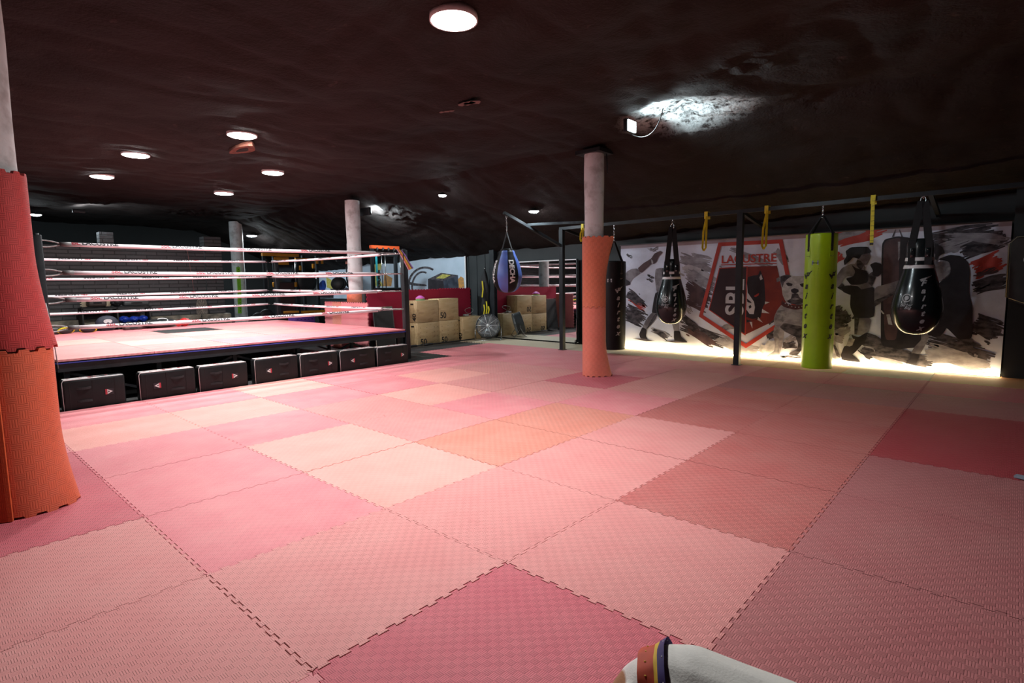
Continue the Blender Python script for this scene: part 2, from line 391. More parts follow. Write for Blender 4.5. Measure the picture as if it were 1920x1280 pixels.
def bulb(x, y, z, label, r=.05, e=BULB, cable=True):
    t = thing('hanging_bulb', label, 'lamp', (x, y, z))
    mb = MB(); mb.lathe([(0, .045), (r * .5, .045), (r * 1.25, .0), (r * 1.2, -.006)], BLK, seg=20); part(mb, 'shade', t)
    mb = MB(); mb.lathe([(r * 1.15, -.004), (r, -.02), (r * .6, -.032), (0, -.036)], e, seg=20); part(mb, 'bulb', t)
    if cable:
        mb = MB(); top = ceil_full(x, y) - z + .02; mb.tube([(0, 0, .04), (.03, .02, top * .5 + .05), (0, 0, top)], .005, RUB, 6); part(mb, 'cord', t)
bulb(-5.20, 6.05, 2.98, 'small lit bulb on the ceiling above the blue hanging bag', .06)
bulb(-3.93, 7.16, 2.66, 'small lit bulb just above the black steel bag frame', .08)
bulb(-14.2, 6.35, 2.86, 'small lit bulb beside the farthest white column', .12, emis('bright_bulb', (.85, .95, 1), 500.0))
bulb(-13.8, 1.38, 3.05, 'small lit bulb at far left above the brick wall', .09)
# flood lamp shining up into the torn insulation
t = thing('flood_lamp', 'black flood lamp with hanging cable lighting the torn ceiling', 'lamp', (-.66, 4.98, 3.12))
mb = MB(); mb.box((0, 0, 0), (.05, .20, .15), BLK, bev=.008); part(mb, 'housing', t)
FL = emis('flood_glass', (.80, .95, 1.0), 22.0)
mb = MB(); mb.box((.031, 0, 0), (.012, .17, .12), FL); part(mb, 'glass', t)
mb = MB(); mb.tube(bez((0, .03, -.08), (.30, .05, -.26), (.42, 0, .12), 16), .006, RUB, 6); part(mb, 'cable', t)
spot('flood_beam', (-.56, 5.0, 3.05), (.25, 5.35, 3.30), FLOOD, 130, parent=t)
# lamp behind the second column, grazing the ceiling
t = thing('flood_lamp', 'black flood lamp fixed at the top of the column behind the ring', 'lamp', (-7.72, 6.05, 2.92))
mb = MB(); mb.box((0, 0, 0), (.34, .07, .16), BLK, bev=.01); part(mb, 'housing', t)
mb = MB(); mb.box((0, .042, .02), (.30, .01, .12), FL); part(mb, 'glass', t)
spot('column_beam', (-7.72, 6.16, 2.90), (-7.6, 7.4, 2.95), 220, 160, parent=t)
t = thing('flood_lamp', 'flood lamp low against the far ceiling above the brick wall', 'lamp', (-12.3, 1.9, 3.02))
mb = MB(); mb.box((0, 0, 0), (.10, .22, .08), BLK, bev=.01); part(mb, 'housing', t)
mb = MB(); mb.box((-.055, 0, 0), (.01, .20, .06), FL); part(mb, 'glass', t)
spot('far_beam', (-12.4, 1.95, 3.0), (-13.6, 3.4, 3.2), 90, 150, parent=t)

# ------------------------------------------------------------------ columns with foam sleeves
def sleeve_mesh(z0, z1, r, flare, fz, ang, m, teeth_top=True, teeth_bot=True):
    """a mat bent round the column; it gapes towards angle ang where its edges meet, most at height fz"""
    mb = MB(); n = 156; rows = 16; th = .022; R = []
    for shell in (0, 1):
        G = []
        for j in range(rows + 1):
            z = z0 + (z1 - z0) * j / rows; row = []
            k = max(0, 1 - abs(z - fz) / (.62 * (z1 - z0))) ** 1.6
            for i in range(n + 1):
                a = ang + 1.9 + .02 + (2 * PI - .04) * i / n; d = abs(((a - ang + PI) % (2 * PI)) - PI)
                rr = r + flare * k * math.exp(-(d / .75) ** 2) - (th if shell else 0)
                zz = z
                if (j == 0 and teeth_bot) or (j == rows and teeth_top): zz += (.009 if (i // 6) % 2 else -.009)
                row.append(mb.b.verts.new((rr * math.cos(a), rr * math.sin(a), zz)))
            G.append(row)
        R.append(G)
        for j in range(rows):
            for i in range(n): mb.face([G[j][i], G[j][i + 1], G[j + 1][i + 1], G[j + 1][i]], m, 0 < j < rows - 1)
    for j in (0, rows):
        for i in range(n): mb.face([R[0][j][i], R[0][j][i + 1], R[1][j][i + 1], R[1][j][i]], m)
    for i in (0, n):
        for j in range(rows): mb.face([R[0][j][i], R[0][j + 1][i], R[1][j + 1][i], R[1][j][i]], m)
    return mb
def foam_cyl(name, c, r):
    """same foam relief mapped round a cylinder"""
    m = FO[c].copy(); m.name = name; w = N(m)
    tc = [n for n in w.n if n.bl_idname == 'ShaderNodeTexCoord'][0]; sx = [n for n in w.n if n.bl_idname == 'ShaderNodeSeparateXYZ'][0]
    x, y, z = w.xyz(tc.outputs['Object']); a = w.m('MULTIPLY', w.m('ARCTAN2', y, x), r); cb = w.new('ShaderNodeCombineXYZ')
    w.l.new(a, cb.inputs[0]); w.l.new(z, cb.inputs[1])
    for l in list(sx.inputs[0].links): w.l.remove(l)
    w.l.new(cb.outputs[0], sx.inputs[0]); return m
CW, CV, CU = foam_cyl('wrap_red', 'W', .18), foam_cyl('wrap_orange', 'V', .18), foam_cyl('wrap_deep_orange', 'U', .2)
CY = foam_cyl('wrap_burnt_orange', 'Y', .2)
CR = foam_cyl('wrap_coral', 'Z', .2)
def column(x, y, label, r=.135, top=3.16, cap=False):
    t = thing('column', label, 'column', (x, y, 0), 'round white columns')
    mb = MB(); prof = [(r * (1 + .03 * math.sin(z * 5)), z) for z in [-.02 + (top + .02) * k / 14 for k in range(15)]]
    mb.lathe(prof, SHAFT, seg=28, fn=lambda a, z: 1 + .025 * noise.noise(Vector((math.cos(a), math.sin(a), z * 2 + x)))); part(mb, 'shaft', t)
    if cap:
        mb = MB(); mb.box((0, 0, top - .03), (.40, .34, .05), BLK); part(mb, 'cap_plate', t)
        mb = MB(); mb.tube([(.15, .08, top - .05), (.155, .085, top - .2), (.16, .09, top - .32)], .008, BLK, 6); part(mb, 'cable', t)
    return t
c1 = column(-1.68, 5.78, 'white column wrapped in two orange foam mats, standing on the mats mid-room', cap=True, top=3.15)
for z0, z1, fl, fz, m in ((.99, 1.965, .11, 1.95, CV), (0.005, .985, .125, -.1, CR)):
    o = part(sleeve_mesh(z0, z1, .166, fl, fz, .6, m), 'foam_sleeve', c1)
c2 = column(-1.74, -.45, 'white column at the left picture edge wrapped in red and orange foam', r=.14, top=3.3)
part(sleeve_mesh(1.0, 2.03, .175, .075, .95, 1.4, CW), 'foam_sleeve', c2)
o = part(sleeve_mesh(.005, .992, .215, .085, -.1, 1.4, CY), 'foam_sleeve', c2)
mb = MB()
for k in range(12):
    a0, a1 = -1.35 + k * .085, -1.35 + (k + 1) * .085
    mb.add([(.24 * math.cos(a), .24 * math.sin(a), z) for z in (.005, .98) for a in (a0, a1)] + [(.219 * math.cos(a), .219 * math.sin(a), z) for z in (.005, .98) for a in (a0, a1)], [(0, 1, 3, 2), (4, 6, 7, 5), (0, 2, 6, 4), (1, 5, 7, 3), (2, 3, 7, 6), (0, 4, 5, 1)], CU)
o = part(mb, 'foam_sleeve', c2); o['label'] = 'narrow deep orange strip overlapping the lower sleeve'
c3 = column(-7.8, 5.78, 'white column behind the right corner of the ring with orange foam base', r=.15, top=3.13)
part(sleeve_mesh(.18, 1.18, .20, .03, .3, -.4, CV), 'foam_sleeve', c3)
column(-13.9, 5.78, 'bare rough white column farthest away beside the brick wall', r=.17, top=3.2)

# ------------------------------------------------------------------ boxing ring
RX0, RX1, RY0, RY1, RZ = -10.35, -5.33, .28, 5.20, .52
ring = thing('boxing_ring', 'raised boxing ring with white printed ropes and black steel corner posts', 'boxing ring', ((RX0 + RX1) / 2, (RY0 + RY1) / 2, 0))
BLUE = mat('blue_edge_trim', (.04, .045, .30), .6)
mb = MB(); mb.box(((RX0 + RX1) / 2, (RY0 + RY1) / 2, RZ - .075), (RX1 - RX0 - .02, RY1 - RY0 - .02, .09), BLK); part(mb, 'platform', ring, True)
mb = MB()
for a, b in (((RX0, RY0), (RX1, RY0)), ((RX1, RY0), (RX1, RY1)), ((RX1, RY1), (RX0, RY1)), ((RX0, RY1), (RX0, RY0))): mb.bar((*a, RZ - .018), (*b, RZ - .018), .018, .012, BLUE)
part(mb, 'edge_trim', ring, True)
for k in range(6):      # steel trestles under the deck
    y = RY0 + .1 + k * (RY1 - RY0 - .2) / 5
    for x in (RX1 - .1, (RX0 + RX1) / 2, RX0 + .1):
        mb = MB(); mb.bar((x, y, -.025), (x, y, RZ - .12), .05, .05, BLK); part(mb, 'leg', ring, True)
mb = MB()
for k in range(5):
    y0 = RY0 + .1 + k * (RY1 - RY0 - .2) / 5; y1 = y0 + (RY1 - RY0 - .2) / 5
    for x in (RX1 - .1, (RX0 + RX1) / 2):
        if k % 2: mb.bar((x, y0 + .03, .02), (x, y1 - .03, RZ - .15), .03, .03, BLK)
        else: mb.bar((x, y1 - .03, .02), (x, y0 + .03, RZ - .15), .03, .03, BLK)
    mb.bar((RX1 - .1, y0, .05), (RX0 + .1, y0, .05), .04, .04, BLK)
part(mb, 'brace', ring, True)
PX0, PX1, PY0, PY1 = RX0 - .06, RX1 - .05, RY0 - .06, RY1 + .06
for x, y in ((PX1, PY0), (PX1, PY1), (PX0, PY0), (PX0, PY1)):
    mb = MB(); mb.bar((x, y, -.025), (x, y, 1.96), .10, .10, BLK, bev=.012)
    mb.lathe([(0, 1.98), (.035, 1.975), (.03, 1.955)], BLK, (x, y, 0), 16); part(mb, 'corner_post', ring, True)
TXT1 = text('SBL', .062, .0022, slices=.005); TXT2 = text('LACUSTRE', .062, .0022, slices=.005)
w1 = max(v[0] for v in TXT1[0]) + .012; w2 = max(v[0] for v in TXT2[0]) + w1
def rope(a, b, start, shift, r=.024, sag=.012):
    a, b = Vector(a), Vector(b); L = (b - a).length; n = 16
    P = lambda t: a.lerp(b, t) - Vector((0, 0, sag * 4 * t * (1 - t)))
    mb = MB(); mb.tube([P(i / n) for i in range(n + 1)], r, ROPEM, 14); o = part(mb, 'rope', ring, True)
    ax = (b - a).normalized(); up = Vector((0, 0, 1)); out = ax.cross(up).normalized(); sc = .485 / w2
    mb = MB(); s = start
    while s + .49 < L:
        for T, off, m in ((TXT1, 0, INKR), (TXT2, w1, INKB)):
            def fn(x, y, s=s, off=off):
                u = s + (x + off) * sc; an = (y - .026) / r + shift; c = P(u / L)
                return c + (out * -math.sin(-an) * -1 * 0 + (up * math.cos(an + .0) + out * -math.sin(an + .0)) * (r + .0012))
            put_text(mb, T, fn, m)
        s += .94
    M = Matrix.Translation(-Vector(ring.location)); bmesh.ops.transform(mb.b, matrix=M, verts=mb.b.verts)
    l = mb.build('lettering', normals=False); l.parent = o; o.matrix_parent_inverse = Matrix()
    return P
def chain(p, q, o_parent, m=CHROME, link=.034, wire=.0042):
    mb = MB(); p, q = Vector(p), Vector(q); d = q - p; n = max(2, int(d.length / (link * .78))); t = d.normalized(); u = t.orthogonal().normalized(); v = t.cross(u)
    for i in range(n):
        c = p + d * (i + .5) / n; s = u if i % 2 else v
        mb.tube([c + t * math.cos(2 * PI * k / 10) * link * .55 + s * math.sin(2 * PI * k / 10) * link * .28 for k in range(10)], wire, m, 6, closed=True)
    return part(mb, 'chain', o_parent, True)
ZS = (.905, 1.228, 1.54, 1.865)
STARTS = {'f': (.35, .22, .45, .06), 'b': (.3, .6, .15, .5), 'r': (.5, .1, .35, .7), 'l': (.2, .5, .4, .1)}
CLOTH_TIE = mat('grey_rope_tie', (.42, .40, .40), .8, (.25, .24, .24), 30, bump=.5, bsc=80)
for i, z in enumerate(ZS):
    fx = PX1 + .0; zt = z + (.03 if i == 3 else 0)
    # front, right, back, left
    ends = {'f': ((fx, PY0 + .22, z), (fx, PY1 - .60, zt)), 'r': ((PX1 - .55, PY1 - .13, zt), (PX0 + .25, PY1 - .2, zt + .03)),
            'b': ((PX0 + .12, PY1 - .3, zt + .03), (PX0 + .12, PY0 + .3, zt)), 'l': ((PX0 + .3, PY0 + .02, zt), (fx - .3, PY0 + .02, z))}
    for k, (a, b) in ends.items(): rope(a, b, STARTS[k][i], -.42 if k == 'f' else .55)
    post = {'f': ((PX1, PY0, z), (PX1, PY1, zt)), 'r': ((PX1, PY1, zt), (PX0, PY1, zt + .03)), 'b': ((PX0, PY1, zt), (PX0, PY0, zt)), 'l': ((PX0, PY0, zt), (PX1, PY0, z))}
    for k in 'frbl':
        for e in (0, 1):
            a = Vector(ends[k][e]); q = Vector(post[k][e])
            if k == 'f' and e == 0:
                mb = MB()
                for s in (-1, 1): mb.tube(bez(a + Vector((0, 0, .004 * s)), (a + q) / 2 + Vector((0, 0, .045 * s)), q + Vector((.04, .02, .035 * s)), 6), .008, CLOTH_TIE, 7)
                mb.tube([a + Vector((0, -.01, 0)), a + Vector((0, .09, 0))], .0265, mat('grey_tape', (.16, .15, .15), .6), 12)
                part(mb, 'rope_tie', ring, True)
            else:
                chain(q, a, ring)
                mb = MB(); d = (a - q).normalized(); mb.tube([a - d * .02, a - d * .10], .012, CHROME, 8); part(mb, 'turnbuckle', ring, True)
mb = MB(); mb.tube([(PX1 + .07, PY0 + .02, 1.2), (PX1 + .09, PY0 + .04, .95), (PX1 + .06, PY0 + .06, .75), (PX1 + .08, PY0 + .07, .45)], .006, CLOTH_TIE, 6); part(mb, 'loose_cord', ring, True)
# mats lying on the deck
DECK = [['F', 'F', 'P', 'P', 'P'], ['F', 'G', 'F', 'F', 'P'], ['G', 'F', 'G', 'F', 'P'], ['P', 'F', 'K', 'F', 'P'], ['P', 'P', 'P', 'P', 'P']]
for i in range(5):
    for j in range(5):
        if i == 3 and j == 2: c = 'K'
        else: c = DECK[i][j]
        o = put_tile(c, RX1 - 1 - i * 1.0 - .012, RY0 + j * .984 + .004, RZ + .026, '%s foam mat on the ring deck, %s row back, %s from the left' % (FNAME[c], ORD[i + 1], ORD[j + 1]), 'foam mats on the ring deck', TILE3 if i == 0 else TILE); o.scale.y = .982

# ------------------------------------------------------------------ kick shields along the ring
TOPW = mat('shield_white_top', (.55, .53, .52), .7, (.25, .1, .1), 16, lo=.5, hi=.62)
PIPE = mat('white_piping', (.62, .62, .62), .5)
SY = [(.255, .864), (.99, 1.63), (1.654, 2.29), (2.37, 3.017), (3.033, 3.67), (3.69, 4.353), (4.374, 5.03)]
LG = [.694, 1.184, 2.106, 2.57, 3.524, 3.915, 4.895]
TA = text('A', .06, .002)
for i, (a, b) in enumerate(SY):
    H = (.365, .355, .35, .365, .36, .35, .335)[i]; D = .15; x = -5.105; cy = (a + b) / 2
    t = thing('kick_shield', 'black kick shield on its side below the ring, %s of seven from the left' % ORD[i + 1], 'kick shield', (x, cy, -TH), 'kick shields leaning against the ring', 0)
    mb = MB(); L = b - a - .012; mb.box((0, 0, H / 2), (D, L, H), VINYL, bev=.030, seg=3)
    for sy in (-.24, -.02, .2): mb.box((D / 2 - .001, sy * L * 1.6, H / 2), (.006, .008, H * .86), VINYL)
    rnd = random.Random(i)
    for v in mb.b.verts:
        v.co.z += .010 * noise.noise(Vector((i * 3, v.co.y * 5, 0))) * (v.co.z / H); v.co.x += .008 * noise.noise(Vector((i * 5, v.co.y * 6, v.co.z * 6)))
    part(mb, 'cushion', t)
    mb = MB(); hx = D / 2 + .001; o_ = .018
    P = [(hx - .008, -L / 2 + o_ * .4, .01), (hx - .008, -L / 2 + .004, H - .03), (hx - .010, -L / 2 + .02, H - .004), (hx - .010, L / 2 - .02, H - .004)]
    mb.tube(P, .0042, PIPE, 6); part(mb, 'piping', t)
    mb = MB(); mb.box((-.005, 0, H - .001), (D * .78, L * .92, .006), TOPW, bev=.002)
    for q in range(3): mb.box((-.01 + rnd.uniform(-.02, .02), rnd.uniform(-.1, .2), H + .004), (.02, .03, .003), INKR)
    part(mb, 'top_label', t)
    flip = 1 if i in (0, 2, 4, 6) else -1
    for zz in (.10, .26):
        mb = MB(); hy = -.10 * flip; mb.ribbon(bez((hx - .012, hy - .09, zz * H / .36), (hx + .035, hy, (zz + (.02 if zz < .2 else -.02)) * H / .36), (hx - .012, hy + .09, zz * H / .36), 8), .028, .005, (0, 0, 1), WEB); part(mb, 'handle', t)
    mb = MB(); ly = LG[i] - cy; lz = H * .50
    mb.box((hx + .004, ly + .028 * -flip, lz), (.003, .022, .062), INKR); mb.box((hx + .003, ly, lz), (.003, .082, .068), INKB)
    tri = [(-.02, .028), (-.02, -.028), (.032, 0)]; ff = flip
    vs = [mb.b.verts.new((hx + .0065, ly + ff * u, lz + v)) for u, v in tri]; mb.face(vs, WHT)
    put_text(mb, TA, lambda u, v: (hx + .0075, ly + ff * (v * .55 - .017), lz - (u * .55 - .012)), INKB)
    part(mb, 'badge', t)

# outlines of the printed artwork, in metres on the wall plane
FIG=[('skin', [(-3.029, 1.52), (-2.903, 1.583), (-2.778, 1.591), (-2.691, 1.501), (-2.863, 1.405), (-2.926, 1.317), (-3.028, 1.296)]), ('maroon', [(-2.765, 1.591), (-2.644, 1.685), (-2.476, 1.769), (-2.406, 1.865), (-2.282, 1.91), (-2.236, 1.872), (-2.318, 1.801), (-2.364, 1.697), (-2.415, 1.664), (-2.463, 1.67), (-2.666, 1.507), (-2.715, 1.517)]), ('pale', [(-2.481, 1.761), (-2.44, 1.732), (-2.427, 1.667), (-2.463, 1.672)]), ('black', [(-3.028, 1.386), (-2.926, 1.328), (-2.93, 1.273), (-3.027, 1.251)]), ('skin', [(-2.378, 1.569), (-2.273, 1.587), (-2.146, 1.573), (-2.08, 1.032), (-2.348, 1.095), (-2.393, 1.397)]), ('dark', [(-2.238, 1.576), (-2.146, 1.573), (-2.107, 1.287), (-2.247, 1.416)]), ('black', [(-2.372, 1.128), (-2.059, 1.128), (-2.12, 0.679), (-2.319, 0.695), (-2.451, 0.713), (-2.411, 0.976)]), ('skin', [(-2.451, 0.729), (-2.312, 0.71), (-2.382, 0.584), (-2.561, 0.385), (-2.659, 0.408), (-2.57, 0.589)]), ('dark', [(-2.379, 0.709), (-2.312, 0.71), (-2.382, 0.584), (-2.561, 0.385), (-2.496, 0.525)]), ('black', [(-2.654, 0.435), (-2.553, 0.401), (-2.571, 0.267), (-2.526, 0.187), (-2.689, 0.214), (-2.72, 0.293)]), ('skin', [(-2.031, 0.553), (-1.895, 0.548), (-1.888, 0.382), (-1.978, 0.384)]), ('black', [(-1.985, 0.399), (-1.866, 0.4), (-1.834, 0.285), (-1.693, 0.192), (-1.963, 0.175), (-1.983, 0.266)]), ('dark', [(-2.865, 0.199), (-2.665, 0.215), (-2.372, 0.183), (-2.565, 0.163)]), ('dark', [(-2.218, 0.192), (-1.975, 0.213), (-1.693, 0.192), (-1.952, 0.17)]), ('pale', [(-0.426, 0.17), (-0.392, 0.247), (-0.334, 0.221), (-0.295, 0.313), (-0.183, 0.319), (-0.164, 0.173), (-0.259, 0.077), (-0.344, 0.07), (-0.417, 0.11)]), ('mid', [(-0.093, 0.922), (0.11, 0.84), (0.292, 0.858), (0.308, 0.419), (0.139, 0.41), (-0.037, 0.474), (-0.191, 0.555), (-0.205, 0.701), (-0.156, 0.827)]), ('grey', [(-0.151, 0.819), (-0.009, 0.837), (0.013, 0.766), (-0.043, 0.648), (-0.123, 0.587), (-0.193, 0.613), (-0.196, 0.701)]), ('dark', [(-0.042, 0.619), (0.119, 0.589), (0.303, 0.561), (0.309, 0.405), (0.14, 0.396), (0.004, 0.461), (-0.108, 0.544)]), ('grey', [(-0.198, 0.562), (-0.038, 0.481), (-0.046, 0.327), (-0.075, 0.179), (-0.096, 0.067), (-0.229, 0.027), (-0.314, 0.039), (-0.184, 0.127), (-0.169, 0.246), (-0.202, 0.392)]), ('mid', [(-0.107, 0.529), (-0.038, 0.481), (-0.046, 0.327), (-0.075, 0.179), (-0.096, 0.067), (-0.112, 0.25)]), ('dark', [(0.136, 0.41), (0.308, 0.419), (0.245, 0.194), (0.183, 0.096), (0.046, 0.097), (0.069, 0.134), (0.176, 0.196), (0.186, 0.283)]), ('pale', [(-0.11, 1.319), (-0.002, 1.403), (0.091, 1.387), (0.323, 1.382), (0.33, 1.194), (0.261, 0.998), (0.211, 0.941), (0.054, 0.939), (-0.027, 0.966), (-0.081, 1.081), (-0.101, 1.225)]), ('dark', [(-0.12, 1.391), (-0.016, 1.414), (0.054, 1.387), (-0.001, 1.353), (-0.065, 1.282), (-0.083, 1.196), (-0.117, 1.297)]), ('grey', [(-0.186, 1.349), (-0.12, 1.386), (-0.12, 1.312), (-0.177, 1.289)]), ('black', [(-0.038, 1.268), (0.002, 1.284), (0.069, 1.259), (0.057, 1.224), (-0.003, 1.222)]), ('black', [(0.171, 1.254), (0.225, 1.272), (0.29, 1.257), (0.279, 1.209), (0.201, 1.209)]), ('black', [(0.043, 1.167), (0.098, 1.191), (0.159, 1.17), (0.165, 1.132), (0.114, 1.099), (0.054, 1.122)]), ('dark', [(0.064, 1.103), (0.153, 1.103), (0.179, 1.04), (0.255, 0.998), (0.218, 0.941), (0.134, 0.923), (0.047, 0.936), (-0.017, 0.981), (0.051, 1.017)]), ('grey', [(0.038, 1.01), (0.116, 1.039), (0.183, 1.011), (0.118, 0.997)]), ('darkred', [(-0.086, 0.995), (-0.04, 0.952), (0.081, 0.911), (0.263, 0.935), (0.34, 0.943), (0.343, 0.873), (0.11, 0.837), (-0.051, 0.88), (-0.098, 0.922)]), ('grey', [(0.601, 0.657), (0.65, 0.659), (0.704, 0.537), (0.726, 0.304), (0.786, 0.17), (0.813, 0.103), (0.723, 0.071), (0.685, 0.1), (0.616, 0.297)]), ('dark', [(0.689, 0.301), (0.72, 0.303), (0.78, 0.169), (0.801, 0.102), (0.745, 0.125)]), ('pale', [(-0.041, 0.933), (-0.025, 0.933), (-0.034, 0.962)]), ('pale', [(0.007, 0.905), (0.023, 0.905), (0.014, 0.934)]), ('pale', [(0.061, 0.882), (0.077, 0.882), (0.068, 0.91)]), ('pale', [(0.114, 0.871), (0.13, 0.871), (0.121, 0.9)]), ('pale', [(0.167, 0.872), (0.183, 0.872), (0.174, 0.901)]), ('pale', [(0.212, 0.884), (0.228, 0.885), (0.219, 0.913)]), ('skin', [(0.763, 1.498), (0.877, 1.555), (0.992, 1.551), (1.077, 1.489), (0.96, 1.349), (0.832, 1.376), (0.756, 1.268), (0.818, 1.206), (0.789, 1.141), (0.651, 1.239), (0.672, 1.342)]), ('dark', [(0.773, 1.267), (0.807, 1.231), (0.789, 1.141), (0.711, 1.19)]), ('skin', [(0.986, 1.682), (1.119, 1.723), (1.13, 1.652), (1.112, 1.606), (1.089, 1.536), (1.03, 1.538), (1.017, 1.455), (0.911, 1.506), (0.958, 1.612)]), ('dark', [(0.958, 1.612), (1.007, 1.598), (1.055, 1.53), (1.017, 1.455), (0.952, 1.529)]), ('black', [(0.794, 1.534), (0.78, 1.606), (0.819, 1.677), (0.799, 1.75), (0.867, 1.806), (0.981, 1.807), (1.087, 1.802), (1.137, 1.734), (1.118, 1.706), (1.017, 1.692), (0.985, 1.623), (0.905, 1.654), (0.865, 1.603)]), ('skin', [(0.89, 1.254), (1.117, 1.287), (1.181, 1.197), (1.051, 1.145), (0.873, 1.17)]), ('black', [(0.888, 1.543), (0.954, 1.486), (1.079, 1.449), (1.134, 1.358), (1.107, 1.269), (1.006, 1.236), (0.891, 1.237), (0.819, 1.335), (0.917, 1.362), (0.945, 1.433)]), ('black', [(0.895, 1.145), (1.05, 1.169), (1.203, 1.211), (1.223, 0.766), (1.152, 0.735), (0.966, 0.73), (0.895, 0.903)]), ('black', [(0.775, 1.214), (0.86, 1.23), (0.986, 1.217), (1.055, 1.145), (0.992, 1.092), (0.887, 1.082), (0.789, 1.131)]), ('dark', [(1.112, 1.382), (1.165, 1.433), (1.214, 1.352), (1.167, 1.211), (1.118, 1.259)]), ('black', [(1.126, 1.535), (1.194, 1.572), (1.275, 1.542), (1.296, 1.425), (1.234, 1.351), (1.163, 1.376), (1.17, 1.451)]), ('black', [(1.262, 1.82), (1.297, 1.898), (1.45, 1.934), (1.602, 1.902), (1.651, 1.843), (1.678, 1.303), (1.78, 0.941), (1.807, 0.408), (1.783, 0.337), (1.568, 0.295), (1.352, 0.32), (1.315, 0.389)]), ('maroon', [(1.286, 1.819), (1.318, 1.881), (1.451, 1.911), (1.49, 1.898), (1.488, 1.534), (1.523, 0.425), (1.367, 0.416), (1.31, 1.121)]), ('grey', [(1.46, 1.854), (1.486, 1.853), (1.494, 1.625), (1.475, 1.58)]), ('dark', [(1.383, 1.927), (1.417, 2.027), (1.423, 2.027), (1.403, 1.926)]), ('dark', [(1.498, 1.92), (1.465, 2.023), (1.47, 2.023), (1.511, 1.919)]), ('skin', [(1.199, 1.197), (1.406, 1.261), (1.528, 1.31), (1.561, 1.213), (1.339, 1.028), (1.213, 0.909)]), ('dark', [(1.208, 1.003), (1.337, 1.063), (1.487, 1.168), (1.527, 1.145), (1.339, 1.016), (1.213, 0.904)]), ('pale', [(1.369, 0.794), (1.412, 0.8), (1.451, 0.644), (1.4, 0.649)]), ('pale', [(1.283, 0.851), (1.307, 0.858), (1.345, 0.805), (1.33, 0.798)]), ('skin', [(0.962, 0.729), (1.184, 0.741), (1.164, 0.549), (1.102, 0.469), (0.973, 0.479)]), ('dark', [(0.962, 0.729), (1.028, 0.732), (1.008, 0.481), (0.973, 0.479)]), ('black', [(0.93, 0.477), (1.021, 0.433), (1.145, 0.529), (1.126, 0.39), (0.969, 0.167), (0.852, 0.163), (0.847, 0.267), (0.932, 0.293), (0.964, 0.393)]), ('grey', [(0.905, 0.426), (0.984, 0.406), (0.953, 0.306), (0.868, 0.288)]), ('black', [(0.846, 0.299), (0.968, 0.283), (0.952, 0.171), (1.09, 0.054), (0.823, 0.069), (0.803, 0.147)]), ('skin', [(1.842, 1.666), (1.935, 1.677), (1.936, 1.563), (1.877, 1.51), (1.847, 1.555)]), ('black', [(1.817, 1.789), (1.897, 1.802), (1.969, 1.758), (2.009, 1.669), (1.941, 1.629), (1.927, 1.564), (1.899, 1.587), (1.901, 1.663), (1.841, 1.677)]), ('skin', [(1.849, 1.522), (1.963, 1.551), (2.05, 1.559), (2.086, 1.471), (2.08, 1.38), (1.994, 1.294), (1.934, 1.266), (1.867, 1.344)]), ('black', [(1.926, 1.581), (2.063, 1.641), (2.183, 1.618), (2.264, 1.53), (2.292, 1.401), (2.295, 1.122), (2.348, 0.907), (2.367, 0.492), (2.23, 0.462), (2.082, 0.632), (2.064, 0.58), (2.019, 0.506), (1.875, 0.509), (1.852, 0.604), (1.957, 0.989), (1.961, 1.254), (2.061, 1.341), (2.091, 1.427), (2.059, 1.548)]), ('grey', [(2.029, 1.462), (2.072, 1.471), (2.08, 1.384), (2.041, 1.407)]), ('skin', [(1.805, 0.556), (1.896, 0.52), (1.85, 0.353), (1.801, 0.235), (1.691, 0.238), (1.736, 0.346), (1.805, 0.442)]), ('black', [(1.707, 0.251), (1.801, 0.23), (1.767, 0.094), (1.632, 0.082), (1.689, 0.168)]), ('dark', [(2.204, 0.465), (2.367, 0.492), (2.403, 0.237), (2.342, 0.276)])]
LOGO=[('inkbrown', [(-1.141, 1.544), (-0.666, 1.56), (-0.666, 0.388), (-1.313, 0.81)]), ('brick', [(-0.666, 1.56), (-0.186, 1.56), (-0.109, 1.229), (0.007, 0.879), (-0.265, 0.609), (-0.666, 0.388)]), ('black', [(-0.66, 1.378), (-0.564, 1.408), (-0.479, 1.412), (-0.451, 1.5), (-0.379, 1.345), (-0.345, 0.967), (-0.391, 0.852), (-0.422, 0.68), (-0.559, 0.633), (-0.657, 0.594)]), ('white', [(-0.67, 1.387), (-0.643, 1.118), (-0.536, 0.965), (-0.516, 0.869), (-0.533, 0.749), (-0.601, 0.751), (-0.665, 0.837), (-0.677, 1.234)]), ('black', [(-0.659, 1.021), (-0.588, 0.964), (-0.569, 0.936), (-0.644, 0.954)]), ('black', [(-0.623, 0.886), (-0.586, 0.906), (-0.57, 0.868), (-0.607, 0.838)]), ('red', [(-0.542, 1.057), (-0.454, 1.114), (-0.461, 1.07), (-0.507, 1.042)]), ('white', [(-0.458, 1.374), (-0.432, 1.43), (-0.404, 1.345), (-0.442, 1.327)]), ('brick', [(-0.656, 0.701), (-0.56, 0.666), (-0.468, 0.678), (-0.559, 0.633), (-0.654, 0.653)]), ('white', [(-0.356, 0.967), (-0.28, 0.958), (-0.354, 0.919)]), ('white', [(-0.396, 0.843), (-0.276, 0.77), (-0.401, 0.776)]), ('white', [(-0.459, 0.707), (-0.379, 0.61), (-0.467, 0.653)]), ('white', [(-0.597, 0.616), (-0.546, 0.501), (-0.555, 0.613)])]
